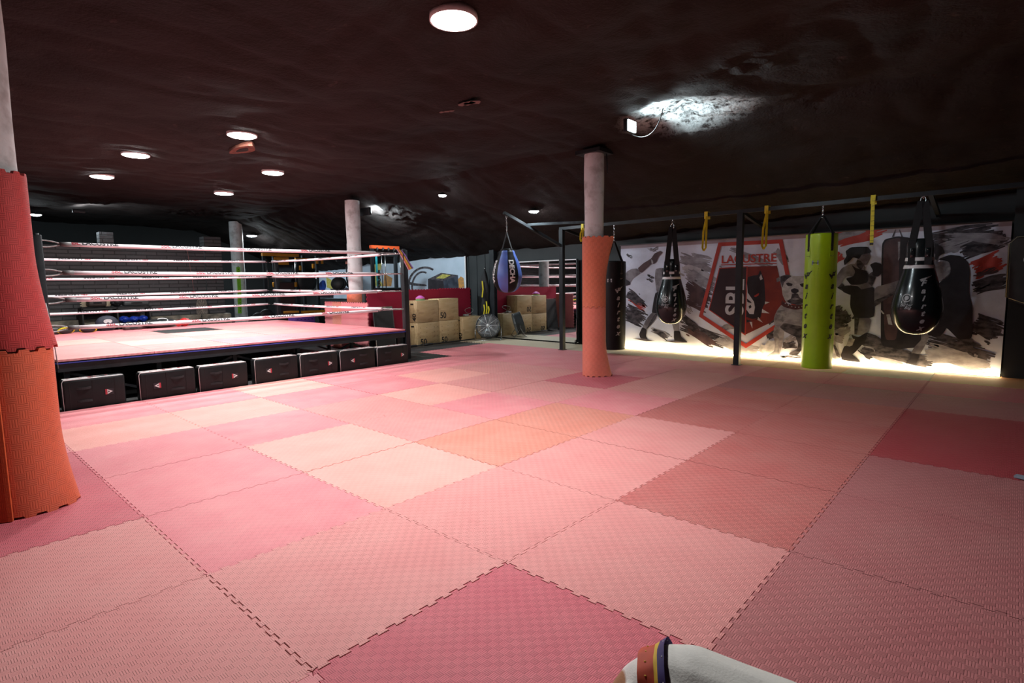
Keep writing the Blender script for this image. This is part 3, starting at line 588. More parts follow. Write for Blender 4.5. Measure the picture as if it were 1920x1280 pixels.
STROKES=[('mid', (-1.89, 1.763), (-1.235, 1.49), 0.186), ('pale2', (-1.843, 1.595), (-1.204, 1.299), 0.166), ('mid', (-1.753, 1.49), (-1.227, 1.133), 0.226), ('dark', (-1.661, 1.2), (-1.29, 0.997), 0.226), ('maroon', (-1.749, 1.283), (-1.318, 0.941), 0.186), ('dark', (-1.823, 0.508), (-0.995, 0.226), 0.211), ('maroon', (-1.733, 0.449), (-1.175, 0.168), 0.147), ('mid', (-1.673, 1.815), (-1.276, 1.661), 0.102), ('dark', (-3.001, 1.116), (-2.565, 0.82), 0.18), ('dark', (-3.024, 0.801), (-2.587, 0.588), 0.248), ('red', (-3.0, 1.026), (-2.587, 0.777), 0.09), ('dark', (-3.048, 0.618), (-2.69, 0.515), 0.137), ('dark', (-3.026, 1.049), (-2.675, 0.874), 0.067), ('mid', (-2.471, 0.416), (-2.084, 0.269), 0.11), ('dark', (-2.422, 0.396), (-2.114, 0.248), 0.088), ('dark', (-2.514, 1.917), (-2.315, 1.973), 0.034), ('mid', (-2.562, 1.963), (-2.351, 1.918), 0.03), ('mid', (-0.978, 1.9), (-0.258, 1.533), 0.097), ('mid', (-0.216, 1.823), (-0.041, 1.605), 0.11), ('mid', (-1.178, 0.311), (-0.427, 0.008), 0.182), ('grey', (-1.101, 0.477), (-0.4, 0.696), 0.121), ('dark', (-2.556, 1.444), (-2.42, 1.397), 0.03), ('dark', (-2.555, 1.378), (-2.424, 1.322), 0.031), ('maroon', (-1.744, 1.013), (-1.34, 0.878), 0.249), ('dark', (-1.826, 0.698), (-1.512, 0.414), 0.126), ('mid', (-0.893, 0.167), (-0.42, 0.114), 0.12), ('dark', (-3.007, 1.886), (-2.89, 1.796), 0.031), ('mid', (-1.831, 0.95), (-1.644, 0.745), 0.084), ('red', (0.628, 1.904), (1.278, 2.061), 0.218), ('mid', (0.636, 1.952), (1.119, 2.12), 0.121), ('red', (0.64, 1.612), (0.751, 1.716), 0.146), ('dark', (1.806, 1.833), (2.596, 1.923), 0.265), ('mid', (1.832, 1.678), (2.505, 1.872), 0.154), ('dark', (2.182, 1.64), (2.656, 1.843), 0.193), ('red', (2.328, 1.421), (2.603, 1.561), 0.234), ('dark', (2.323, 1.208), (2.694, 1.308), 0.128), ('dark', (2.345, 1.122), (2.664, 1.235), 0.086), ('mid', (2.031, 1.906), (2.655, 1.797), 0.108), ('dark', (1.877, 0.469), (2.575, 0.23), 0.248), ('mid', (1.867, 0.309), (2.575, 0.124), 0.204), ('dark', (2.366, 0.735), (2.64, 0.584), 0.258), ('dark', (1.084, 0.424), (1.493, 0.228), 0.193), ('mid', (1.112, 0.256), (1.606, 0.082), 0.145), ('dark', (1.214, 0.263), (1.969, 0.127), 0.168), ('mid', (1.874, 0.172), (2.444, 0.244), 0.137), ('dark', (2.406, 0.628), (2.644, 0.557), 0.151), ('maroon', (2.349, 1.335), (2.571, 1.438), 0.064), ('dark', (0.689, 0.676), (0.848, 0.839), 0.297), ('mid', (0.719, 0.478), (0.837, 0.654), 0.248), ('dark', (-0.304, 0.609), (-0.18, 0.727), 0.104), ('mid', (-0.294, 0.728), (-0.209, 0.824), 0.088), ('dark', (-0.311, 0.371), (-0.169, 0.468), 0.134), ('dark', (-0.043, 0.24), (0.154, 0.29), 0.131), ('mid', (-0.032, 0.314), (0.166, 0.404), 0.087), ('dark', (0.646, 0.755), (0.884, 0.715), 0.151), ('dark', (0.665, 0.59), (0.842, 0.672), 0.138), ('mid', (0.672, 0.425), (0.839, 0.401), 0.124), ('dark', (-0.091, 0.052), (0.282, 0.082), 0.037), ('dark', (1.07, 0.258), (1.232, 0.163), 0.121)]
POSTER=[('black', [(-9.347, 1.485), (-8.709, 1.422), (-8.673, 1.155), (-9.363, 1.156)]), ('dark2', [(-8.709, 1.422), (-8.112, 1.566), (-8.091, 1.154), (-8.673, 1.155)]), ('dark', [(-9.347, 1.485), (-8.781, 1.643), (-8.112, 1.566), (-8.709, 1.422)]), ('olive', [(-9.022, 1.499), (-8.725, 1.61), (-8.396, 1.572), (-8.683, 1.484)]), ('dark', [(-9.084, 1.756), (-9.2, 1.797), (-9.325, 1.824), (-9.457, 1.836), (-9.591, 1.832), (-9.723, 1.812), (-9.849, 1.777), (-9.966, 1.728), (-10.068, 1.665), (-10.153, 1.591), (-10.218, 1.508), (-10.26, 1.418), (-10.278, 1.325), (-10.271, 1.232), (-10.239, 1.141), (-10.145, 1.162), (-10.173, 1.242), (-10.18, 1.324), (-10.164, 1.407), (-10.127, 1.486), (-10.071, 1.56), (-9.996, 1.625), (-9.906, 1.681), (-9.804, 1.725), (-9.694, 1.756), (-9.577, 1.774), (-9.46, 1.778), (-9.344, 1.767), (-9.233, 1.744), (-9.131, 1.708)]), ('dark', [(-9.392, 1.678), (-9.477, 1.7), (-9.566, 1.709), (-9.656, 1.705), (-9.745, 1.686), (-9.829, 1.654), (-9.907, 1.61), (-9.976, 1.554), (-10.033, 1.489), (-10.077, 1.416), (-10.106, 1.338), (-10.118, 1.257), (-10.115, 1.176), (-10.095, 1.097), (-10.059, 1.023), (-9.983, 1.05), (-10.012, 1.115), (-10.029, 1.185), (-10.032, 1.257), (-10.021, 1.328), (-9.997, 1.397), (-9.96, 1.462), (-9.913, 1.519), (-9.855, 1.569), (-9.79, 1.608), (-9.719, 1.637), (-9.644, 1.653), (-9.568, 1.657), (-9.494, 1.65), (-9.422, 1.63)]), ('dark', [(-10.434, 1.495), (-10.057, 1.39), (-9.431, 1.334), (-9.407, 1.285), (-10.061, 1.307), (-10.465, 1.428)]), ('orange', [(-8.116, 1.46), (-8.009, 1.534), (-7.899, 1.487), (-7.872, 1.245), (-8.088, 1.23)]), ('olive', [(-11.919, 2.196), (-11.459, 2.194), (-11.578, 1.795), (-11.776, 1.587), (-11.43, 1.3), (-11.984, 1.303)]), ('orange', [(-11.404, 1.685), (-11.0, 1.539), (-11.073, 1.297), (-11.49, 1.3)]), ('blue', [(-15.28, 1.442), (-15.065, 1.543), (-14.891, 1.515), (-14.834, 1.335), (-15.013, 1.051), (-15.323, 1.024), (-15.353, 1.234)]), ('olive', [(-14.804, 1.642), (-14.47, 1.535), (-14.202, 1.305), (-14.498, 1.23), (-14.789, 1.283)]), ('black', [(-15.372, 1.05), (-14.367, 1.078), (-14.396, 0.773), (-15.293, 0.814)]), ('dark', [(-14.596, 1.231), (-14.206, 1.254), (-13.551, 1.276), (-12.939, 1.128), (-14.367, 1.078)])]
OUTL=[(-1.148, 1.964), (-0.139, 1.956), (0.124, 0.78), (-0.647, 0.193), (-1.464, 0.698)]
INNL=[(-1.141, 1.544), (-0.666, 1.56), (-0.666, 0.388), (-1.313, 0.81)]

# ------------------------------------------------------------------ mural banner on the far wall
exec_art = None
BAN = bpy.data.materials.new('banner_ground'); w = N(BAN); co = w.co(); n1 = w.noise(w.scale(co, (1, 1, 1.6)), 1.6, 6, .65)
w.put(w.b.inputs['Base Color'], w.mix(w.ramp(n1, .40, .66), (.74, .77, .92), (.59, .61, .73))); w.b.inputs['Roughness'].default_value = .45; w.b.inputs['Specular IOR Level'].default_value = .3
w.bump(w.noise(w.scale(co, (1, 1, .3)), 2.5, 3), .25, .05)
def ink(name, a, b, sc=9, st=(1, 1, 1)): return mat('ink_' + name, a, .5, b, sc, stretch=st, lo=.40, hi=.60, det=7, spec=.3)
IK = {'skin': ink('wash_grey', (.30, .28, .31), (.13, .11, .13), 5), 'grey': ink('light_wash', (.40, .38, .40), (.16, .15, .17), 9), 'mid': ink('mid_wash', (.22, .20, .23), (.36, .34, .38), 6, (1, 1, 2)),
      'pale': ink('pale_wash', (.55, .54, .57), (.36, .35, .37), 14), 'pale2': ink('pale_cloud', (.36, .34, .37), (.50, .48, .53), 6), 'dark': ink('dark_wash', (.018, .016, .022), (.10, .085, .10), 9, (1, 1, 2)),
      'black': ink('black', (.016, .013, .018), (.028, .023, .03), 5), 'maroon': ink('maroon', (.065, .035, .042), (.11, .06, .065), 5), 'darkred': ink('dark_red', (.05, .012, .016), (.10, .03, .03), 20),
      'inkbrown': ink('brown_black', (.035, .018, .026), (.05, .025, .03), 3), 'brick': ink('brick_red', (.24, .035, .022), (.18, .025, .02), 3), 'red': ink('logo_red', (.50, .060, .045), (.42, .045, .035), 4), 'white': ink('white', (.66, .64, .70), (.58, .56, .6), 4),
      'orange': ink('splash_orange', (.55, .26, .06), (.35, .20, .08), 12), 'olive': ink('splash_olive', (.38, .36, .06), (.55, .48, .15), 12), 'blue': ink('blue', (.015, .05, .25), (.01, .02, .08), 6), 'dark2': ink('slate', (.05, .06, .085), (.02, .025, .04), 5)}
def chaikin(P, n=2):
    for _ in range(n):
        Q = []
        for i in range(len(P)):
            a, b = P[i], P[(i + 1) % len(P)]; Q += [(a[0] * .87 + b[0] * .13, a[1] * .87 + b[1] * .13), (a[0] * .13 + b[0] * .87, a[1] * .13 + b[1] * .87)]
        P = Q
    return P
class Flat:
    """printed shapes stacked a fraction of a millimetre apart on a wall plane"""
    def __init__(s, Y, bounds=None): s.mb = MB(); s.y = Y; s.k = 0; s.bd = bounds
    def poly(s, c, P):
        s.k += 1; y = s.y - .0001 * s.k
        if s.bd: P = [(min(max(x, s.bd[0]), s.bd[1]), min(max(z, s.bd[2]), s.bd[3])) for x, z in P]
        vs = [s.mb.b.verts.new((x, y, z)) for x, z in P]; f = s.mb.face(vs, IK[c]); return f
    def brush(s, c, p, q, w, rnd):
        """ragged dry-brush stroke made of tapered slivers"""
        p, q = Vector(p), Vector(q); d = q - p; L = d.length
        if L < 1e-3: return
        d.normalize(); n = Vector((-d.y, d.x)); s.k += 1; y = s.y - .0001 * s.k
        m = max(5, int(w / .022))
        for i in range(m):
            y -= .000004; v = (i + .5) / m - .5; a0 = rnd.uniform(-.05, .16) * L * (.3 + abs(v)); a1 = L * (1 - rnd.uniform(-.1, .30) * (.2 + 1.4 * abs(v))); c0 = v * w; hw = w / m * rnd.uniform(.62, 1.15)
            N_ = 7; up = []; dn = []
            for k in range(N_ + 1):
                u = k / N_; x = a0 + (a1 - a0) * u; e = hw * (math.sin(PI * min(1, max(0, u * .94 + .03))) ** .35) * rnd.uniform(.75, 1.15); wob = .012 * math.sin(u * 5 + i)
                up.append(p + d * x + n * (c0 + e + wob)); dn.append(p + d * x + n * (c0 - e + wob))
            pass
            P = [tuple(t) for t in up + dn[::-1]]
            if s.bd: P = [(min(max(x, s.bd[0]), s.bd[1]), min(max(z, s.bd[2]), s.bd[3])) for x, z in P]
            s.mb.face([s.mb.b.verts.new((x, y, z)) for x, z in P], IK[c])
        for i in range(int(m * .45)):
            x = rnd.uniform(-.1, 1.15) * L; v = rnd.uniform(-.8, .8) * w; r = rnd.uniform(.006, .022); e = p + d * x + n * v; k = rnd.randint(5, 8)
            P = [(e.x + d.x * r * 2.4 * math.cos(t) - d.y * r * math.sin(t), e.y + d.y * r * 2.4 * math.cos(t) + d.x * r * math.sin(t)) for t in [2 * PI * j / k for j in range(k)]]
            if s.bd: P = [(min(max(a, s.bd[0]), s.bd[1]), min(max(b, s.bd[2]), s.bd[3])) for a, b in P]
            s.mb.face([s.mb.b.verts.new((a, y, b)) for a, b in P], IK[c])
    def outline(s, c, P, w, rnd=.0, skip=None):
        s.k += 1; y = s.y - .0001 * s.k; n = len(P); pts = [Vector(p) for p in P]; cx = sum(pts, Vector((0, 0))) / n
        def ins(i, o):
            a, b, c_ = pts[i - 1], pts[i], pts[(i + 1) % n]; d1 = (b - a).normalized(); d2 = (c_ - b).normalized(); n1 = Vector((-d1.y, d1.x)); n2 = Vector((-d2.y, d2.x)); t = (n1 + n2).normalized()
            if t.dot(cx - b) < 0: t = -t
            return b + t * o / max(.4, abs(t.dot(n1)))
        for i in range(n):
            j = (i + 1) % n
            if skip and (i, j) in skip: continue
            s.mb.face([s.mb.b.verts.new((v.x, y, v.y)) for v in (ins(i, -w / 2), ins(j, -w / 2), ins(j, w / 2), ins(i, w / 2))], IK[c])
    def text(s, T, fn, m):
        s.k += 1; y = s.y - .0001 * s.k
        put_text(s.mb, T, lambda u, v: (fn(u, v)[0], y, fn(u, v)[1]), m)
BX0, BX1, BZ0, BZ1 = -3.15, 2.68, .035, 2.05
ban = thing('mural_banner', 'wide printed banner with fighters, a dog and a red shield logo on the far wall', 'banner', (0, 8.94, 0))
mb = MB(); mb.box(((BX0 + BX1) / 2, 8.945, (BZ0 + BZ1) / 2), (BX1 - BX0, .012, BZ1 - BZ0), BAN); part(mb, 'sheet', ban, True)
fl = Flat(8.9385, (BX0, BX1, BZ0, BZ1)); rnd = random.Random(3)
HEM = ink('hem', (.42, .34, .38), (.36, .30, .34), 3); IK['hem'] = HEM
fl.poly('hem', [(BX0, 1.985), (BX1, 1.985), (BX1, 2.05), (BX0, 2.05)])
for c, p, q, w_ in STROKES: fl.brush(c, p, q, w_, rnd)
for c, P in LOGO[:2]: fl.poly(c, P)
for c, P in LOGO[2:]: fl.poly(c, P if c in ('white',) and len(P) == 3 else P if c == 'white' else chaikin(P, 1))
fl.outline('red', OUTL, .065); fl.outline('red', INNL, .016)
T = text('LACUSTRE', .2, .004); wx = max(v[0] for v in T[0]); hy = max(v[1] for v in T[0])
fl.text(T, lambda u, v: (-1.119 + u / wx * .925, 1.633 + v / hy * .135), IK['red']); fl.poly('red', [(-1.119, 1.613), (-.19, 1.606), (-.19, 1.592), (-1.119, 1.598)])
T = text('SBL', .4, .009); wx = max(v[0] for v in T[0]); hy = max(v[1] for v in T[0])
fl.text(T, lambda u, v: (-.715 - v / hy * .31, .715 + u / wx * .635), IK['white'])
for c, P in FIG: fl.poly(c, P if len(P) <= 4 else chaikin(P, 2))
o = part(fl.mb, 'printed_artwork', ban, True)
mb = MB(); mb.tube([(BX0 - .02, 8.93, 2.055), (BX1 + .02, 8.93, 2.055)], .012, mat('banner_rail', (.12, .10, .11), .5), 8); part(mb, 'rail', ban, True)
STR = emis('warm_strip', (1.0, .78, .42), STRIP)
t = thing('light_strip', 'warm glowing light strip on the floor along the foot of the mural', 'light strip', (-.25, 8.86, 0))
mb = MB(); mb.box((0, .01, .004), (5.85, .03, .008), WHT); part(mb, 'channel', t)
mb = MB(); mb.box((0, .006, .022), (5.85, .016, .028), STR); part(mb, 'diffuser', t)
# poster in the gym area, beyond the half wall
t = thing('poster_panel', 'pale blue printed panel with a black box and ropes beyond the half wall', 'poster', (-11.6, 9.05, 0))
POG = mat('poster_ground', (.52, .62, .74), .4, (.40, .50, .60), 1.2)
mb = MB(); mb.box((-11.67, 9.055, 1.52), (7.7, .02, 1.22), POG); part(mb, 'sheet', t, True)
fl = Flat(9.043, (-15.5, -7.83, .92, 2.2))
for c, P in POSTER: fl.poly(c, P if len(P) <= 5 else chaikin(P, 1))
part(fl.mb, 'printed_artwork', t, True)
mb = MB(); mb.box((-7.825, 9.045, 1.52), (.035, .02, 1.22), WHT); part(mb, 'edge_strip', t, True)

# ------------------------------------------------------------------ mirror
t = thing('wall_mirror', 'large frameless wall mirror left of the mural reflecting the ring', 'mirror', (-5.4, 9.0, 0))
MIR = mat('mirror_glass', (.80, .82, .82), .02, (.80, .82, .82), 1, 1)
mb = MB(); mb.box((-5.47, 9.03, .92), (2.44, .03, 1.80), MIR); part(mb, 'glass', t, True)
mb = MB(); mb.box((-5.47, 9.01, 1.828), (2.44, .03, .022), WHT); part(mb, 'top_trim', t, True)
mb = MB(); mb.box((-4.235, 8.96, .94), (.03, .04, 1.8), BLK); mb.box((-4.235, 8.93, .30), (.016, .016, .5), CHROME); part(mb, 'frame_post', t, True)
mb = MB(); mb.lathe([(0, -.015), (.03, -.015), (.03, .015), (0, .015)], RUB, seg=18, M=Matrix.Translation((-4.24, 8.90, .03)) @ Matrix.Rotation(PI / 2, 4, 'Y')); mb.box((-4.24, 8.91, .075), (.03, .05, .04), CHROME); part(mb, 'caster', t, True)

# ------------------------------------------------------------------ bag frame
BY, BZ = 7.95, 2.415
fr = thing('bag_frame', 'black steel frame carrying the hanging bags, on two square posts', 'frame', (-3.88, BY, 0))
mb = MB(); mb.bar((-3.93, BY, BZ - .03), (4.6, BY, BZ - .03), .05, .055, BLK); part(mb, 'beam', fr, True)
for x in (-3.88, -.44, 4.2):
    mb = MB(); mb.bar((x, BY, 0), (x, BY, BZ - .05), .085, .085, BLK); mb.box((x, BY, .004), (.13, .13, .008), BLK); part(mb, 'post', fr, True)
mb = MB(); mb.bar((-4.26, 6.70, 2.625), (-3.885, BY - .03, 2.05), .07, .05, BLK); part(mb, 'arm', fr, True)
mb = MB(); mb.bar((-4.12, 7.20, 2.43), (-3.0, BY, 2.45), .045, .045, mat('worn_steel', (.10, .12, .13), .3, (.05, .06, .07), 8, .7)); part(mb, 'tie_bar', fr, True)
for x in (-3.88, -.44, 1.9, 4.2):
    mb = MB(); mb.bar((x, BY, BZ - .03), (x, 9.05, 2.2), .05, .05, BLK); part(mb, 'wall_arm', fr, True)

# ------------------------------------------------------------------ hanging bags
def hook(t, x, y, z0, z1):
    mb = MB(); mb.tube([(x + .018 * math.sin(a), y, z0 - .03 + .03 * math.cos(a)) for a in [k * PI / 5 for k in range(10)]], .004, CHROME, 6, closed=True); part(mb, 'hook', t, True)
    chain((x, y, z0 - .05), (x, y, z1), t)
def wraptext(mb, s, size, prof, cx, cy, ang, z_top, m, bold=.004, shear=.35, step=.085, off=.004):
    """letters one below another round a bag whose radius at height z is prof(z)"""
    for i, ch in enumerate(s):
        T = text(ch, size, bold, shear, slices=.02, sdir='X', align='CENTER')
        zc = z_top - step * i
        def fn(u, v, zc=zc):
            z = zc + v; r = prof(z) + off; a = ang + u / r; return (cx + r * math.cos(a), cy + r * math.sin(a), z)
        put_text(mb, T, fn, m)
def swoosh(mb, prof, cx, cy, ang, z, m, s=1, off=.004):
    P = [(-.02, -.03), (.02, -.012), (.115, .052), (.05, .03), (-.01, .012), (-.035, .0)]
    vs = []
    for u, v in P:
        zz = z + v * s; r = prof(zz) + off; a = ang + u * s / r; vs.append(mb.b.verts.new((cx + r * math.cos(a), cy + r * math.sin(a), zz)))
    mb.face(vs, m)
def interp(prof):
    def f(z):
        for (r0, z0), (r1, z1) in zip(prof, prof[1:]):
            if (z0 <= z <= z1) or (z1 <= z <= z0): return r0 + (r1 - r0) * ((z - z0) / (z1 - z0) if z1 != z0 else 0)
        return prof[-1][0] if abs(z - prof[-1][1]) < abs(z - prof[0][1]) else prof[0][0]
    return f
def smooth_prof(P, n=4):
    o = []
    for i in range(len(P) - 1):
        p0, p1, p2, p3 = P[max(i - 1, 0)], P[i], P[i + 1], P[min(i + 2, len(P) - 1)]
        for k in range(n):
            t = k / n; o.append(tuple(max(0, .5 * ((2 * p1[j]) + (-p0[j] + p2[j]) * t + (2 * p0[j] - 5 * p1[j] + 4 * p2[j] - p3[j]) * t * t + (-p0[j] + 3 * p1[j] - 3 * p2[j] + p3[j]) * t ** 3)) for j in (0, 1)))
    o.append(P[-1]); o[0] = P[0]; return o
def face_cam(x, y): return math.atan2(-.857 - y, 2.75 - x)
# black heavy bag beside the column
def heavy(name, label, x, z0, z1, r, m, lettering, zt, angs, tag_label, top, patch_m):
    t = thing(name, label, 'punching bag', (x, BY, 0))
    P = smooth_prof([(0, z0), (r * .88, z0 + .008), (r * .99, z0 + .05), (r, z0 + .3), (r * 1.03, (z0 + z1) / 2), (r * 1.01, z1 - .3), (r * 1.0, z1 - .06), (r * .9, z1 - .015), (0, z1)], 3)
    f = interp(P)
    mb = MB(); mb.lathe(P, m, (x, BY, 0), 48, fn=lambda a, z: 1 + (.02 * math.cos(a * 9) * max(0, 1 - abs(z - z1 + .10) / .14))); part(mb, 'body', t, True)
    for k in range(4):
        a = face_cam(x, BY) + PI / 4 + k * PI / 2 - .1; ca, sa = math.cos(a), math.sin(a); rr = r * 1.012
        mb = MB(); mb.ribbon([(x + rr * ca, BY + rr * sa, z1 - .26), (x + rr * 1.01 * ca, BY + rr * 1.01 * sa, z1 - .03), (x + rr * .85 * ca, BY + rr * .85 * sa, z1 + .03), (x + .02 * ca, BY + .02 * sa, top - .12)], .036, .006, (-sa, ca, 0), WEB); part(mb, 'strap', t, True)
        mb = MB(); q = rr + .004
        zz0, zz1 = z1 - .36, z1 - .20; da = .032 / q; vs = [(x + q * math.cos(a + u), BY + q * math.sin(a + u), z) for u, z in ((-da, zz0), (da, zz0), (da, zz1), (-da, zz1))]
        mb.add(vs + [(x + (q - .006) * math.cos(a + u), BY + (q - .006) * math.sin(a + u), z) for u, z in ((-da, zz0), (da, zz0), (da, zz1), (-da, zz1))], [(0, 1, 2, 3), (0, 4, 5, 1), (1, 5, 6, 2), (2, 6, 7, 3), (3, 7, 4, 0)], m)
        for u in (-.55, .55):
            for zq in (.2, .8): mb.sphere((x + (q + .002) * math.cos(a + da * u), BY + (q + .002) * math.sin(a + da * u), zz0 + (zz1 - zz0) * zq), .006, CHROME, 8)
        part(mb, 'strap_patch', t, True)
    hook(t, x, BY, BZ, top - .14)
    mb = MB(); mb.tube([(x + .03 * math.cos(k), BY + .03 * math.sin(k), top - .14) for k in [j * PI / 5 for j in range(10)]], .006, CHROME, 6, closed=True); part(mb, 'ring', t, True)
    for an in angs:
        mb = MB(); swoosh(mb, f, x, BY, an, zt, lettering, 1.6); wraptext(mb, 'Fairtex', .125, f, x, BY, an, zt - .06, lettering, step=.128 if x < 0 else .14)
        part(mb, 'lettering', t, True)
    mb = MB(); an = face_cam(x, BY) - .35; q = f(zt + .13) + .003; da = .045 / q
    mb.add([(x + q * math.cos(an + u), BY + q * math.sin(an + u), z) for u, z in ((-da, zt + .13), (da, zt + .13), (da, zt + .19), (-da, zt + .19))], [(0, 1, 2, 3)], patch_m)
    put_text(mb, text('Fairtex', .028, .0006, .3, slices=.02, sdir='X', align='CENTER'), lambda u, v: (x + (q + .001) * math.cos(an + u / q), BY + (q + .001) * math.sin(an + u / q), zt + .15 + v), INKB); part(mb, 'label_patch', t, True)
    return t
fc = face_cam(-2.69, BY)
heavy('heavy_bag', 'black leather heavy bag hanging just right of the orange-wrapped column', -2.70, .09, 1.72, .215, VINYL, SILVER, 1.20, [fc + .35], '', 2.18, SILVER)
fc = face_cam(.70, BY)
heavy('heavy_bag', 'lime green long heavy bag with black script lettering, right of the post', .695, .055, 1.98, .200, LIME, INKB, 1.40, [fc - .95, fc + .80], '', 2.33, mat('grey_patch', (.3, .4, .4), .5))
# teardrop bags
def teardrop(label, x, zb, H, R, top, ang):
    t = thing('teardrop_bag', label, 'punching bag', (x, BY, 0))
    P = smooth_prof([(0, zb), (R * .45, zb + .022 * H), (R * .82, zb + .13 * H), (R, zb + .31 * H), (R * .97, zb + .46 * H), (R * .85, zb + .63 * H), (R * .69, zb + .79 * H), (R * .58, zb + .92 * H), (R * .54, zb + 1.02 * H), (R * .46, zb + H * 1.26), (0, zb + H * 1.26)], 4)
    f = interp(P)
    mb = MB(); mb.lathe(P, LEATHER, (x, BY, 0), 56); part(mb, 'body', t, True)
    for z0 in (.885, .985):
        mb = MB(); a, b = zb + z0 * H, zb + (z0 + .045) * H; mb.lathe([(f(a) + .003, a), (f(b) + .003, b)], WHT, (x, BY, 0), 48); part(mb, 'band', t, True)
    for s in (-1, 1):
        mb = MB(); d = Vector((-math.sin(ang), math.cos(ang), 0)) * s; c = Vector((x, BY, 0)); n = Vector((math.cos(ang), math.sin(ang), 0))
        r0 = f(zb + .95 * H)
        mb.ribbon([c + d * r0 * .55 + n * r0 * .95 + Vector((0, 0, zb + .93 * H)), c + d * r0 * .55 + n * r0 * .82 + Vector((0, 0, zb + 1.24 * H)), c + d * .02 + Vector((0, 0, top - .06))], .075, .010, tuple(d), WEB); part(mb, 'strap', t, True)
        mb = MB(); mb.ribbon([c + d * r0 * .55 - n * r0 * .95 + Vector((0, 0, zb + .93 * H)), c + d * r0 * .5 - n * r0 * .82 + Vector((0, 0, zb + 1.24 * H)), c + d * .02 + Vector((0, 0, top - .06))], .075, .010, tuple(d), WEB); part(mb, 'strap', t, True)
        mb = MB(); p = c + d * r0 * .5 + n * (r0 * .93) + Vector((0, 0, zb + 1.09 * H)); mb.box((0, 0, 0), (.012, .05, .12), LEATHER, Matrix.Translation(p) @ Matrix.Rotation(ang, 4, 'Z'), bev=.004)
        for zz in (-.035, .035): mb.sphere(p + n * .008 + Vector((0, 0, zz)), .008, CHROME, 8)
        part(mb, 'buckle', t, True)
    hook(t, x, BY, BZ, top - .02)
    mb = MB(); mb.tube([(x + .028 * math.sin(k), BY, top - .05 + .045 * math.cos(k)) for k in [j * PI / 6 for j in range(12)]], .006, CHROME, 6, closed=True); part(mb, 'shackle', t, True)
    mb = MB(); a2 = ang + .22; swoosh(mb, f, x, BY, a2, zb + .74 * H, SILVER, .95, .005); wraptext(mb, 'Fairtex', .095, f, x, BY, a2, zb + .66 * H, SILVER, step=.088 * H / .9, off=.005); part(mb, 'lettering', t, True)
    mb = MB(); a3 = ang - .42; zz = zb + .50 * H
    def pt(u, v, o=.005): r = f(zz + v) + o; return (x + r * math.cos(a3 + u / r), BY + r * math.sin(a3 + u / r), zz + v)
    for r0, r1 in ((.042, .053), (.0, .026)):
        n = 20
        if r0: 
            A = [mb.b.verts.new(pt(r0 * math.cos(2 * PI * k / n), r0 * math.sin(2 * PI * k / n))) for k in range(n)]; B = [mb.b.verts.new(pt(r1 * math.cos(2 * PI * k / n), r1 * math.sin(2 * PI * k / n))) for k in range(n)]
            for k in range(n): mb.face([A[k], A[(k + 1) % n], B[(k + 1) % n], B[k]], SILVER)
        else: mb.face([mb.b.verts.new(pt(r1 * math.cos(2 * PI * k / n), r1 * math.sin(2 * PI * k / n))) for k in range(n)], SILVER)
    for s_, dz in (('Barbar', -.105), ('Bar', -.14)):
        put_text(mb, text('Barbar' if dz > -.12 else 'Bag', .05, .0003, .4, slices=.02, sdir='X', align='CENTER'), lambda u, v, dz=dz: pt(u + (.02 if dz < -.12 else 0), v + dz), SILVER)
    part(mb, 'emblem', t, True)
teardrop('black teardrop bag with two white bands, left of the central black post', -1.565, .605, .86, .252, 2.30, face_cam(-1.565, BY))
teardrop('larger black teardrop bag with two white bands, farthest right', 1.83, .60, .96, .275, 2.36, face_cam(1.83, BY))
# blue and black wrecking-ball bag
x = -4.26; BYo = BY; BY = 6.77; t = thing('teardrop_bag', 'blue and black panelled ball bag hanging left of the frame post', 'punching bag', (x, BY, 0))
P = smooth_prof([(0, 1.165), (.12, 1.18), (.22, 1.265), (.268, 1.41), (.268, 1.53), (.228, 1.70), (.165, 1.85), (.118, 1.945), (0, 1.95)], 4); f = interp(P)
BL = mat('blue_vinyl', (.10, .20, .62), .4, (.12, .17, .52), 4, bump=.2, bsc=10)
bm_ = MB(); seg = 48; rings = []
for r, z in P: rings.append([bm_.b.verts.new((x + max(r, .0005) * math.cos(2 * PI * k / seg), BY + max(r, .0005) * math.sin(2 * PI * k / seg), z)) for k in range(seg)])
a0 = face_cam(x, BY); ph = int(round(((a0 - .02) % (2 * PI)) / (2 * PI) * seg))
for A, B in zip(rings, rings[1:]):
    for k in range(seg): bm_.face([A[k], A[(k + 1) % seg], B[(k + 1) % seg], B[k]], BL if ((k - ph) // 6) % 2 else VINYL, True)
part(bm_, 'body', t, True)
mb = MB(); mb.lathe([(.125, 1.93), (.128, 1.95), (.11, 1.972), (.0, 1.972)], VINYL, (x, BY, 0), 30); part(mb, 'collar', t, True)
for k in range(4):
    a = a0 + PI / 4 + k * PI / 2; mb = MB(); mb.ribbon([(x + .125 * math.cos(a), BY + .125 * math.sin(a), 1.91), (x + .128 * math.cos(a), BY + .128 * math.sin(a), 1.955), (x + .01 * math.cos(a), BY + .01 * math.sin(a), 2.25)], .026, .006, (-math.sin(a), math.cos(a), 0), WEB); part(mb, 'strap', t, True)
hook(t, x, BY, 2.59, 2.25)
for da in (.39, -1.18):
    mb = MB()
    T = text('DECHA', .135, .006, 0, slices=.03, sdir='X'); hw = .5
    def fn(u, v, da=da): z = 1.765 - u * .93; r = f(z) + .005; aa = a0 + da + (v - .055) * .95 / r; return (x + r * math.cos(aa), BY + r * math.sin(aa), z)
    put_text(mb, T, fn, WHT); part(mb, 'lettering', t, True)
BY = BYo
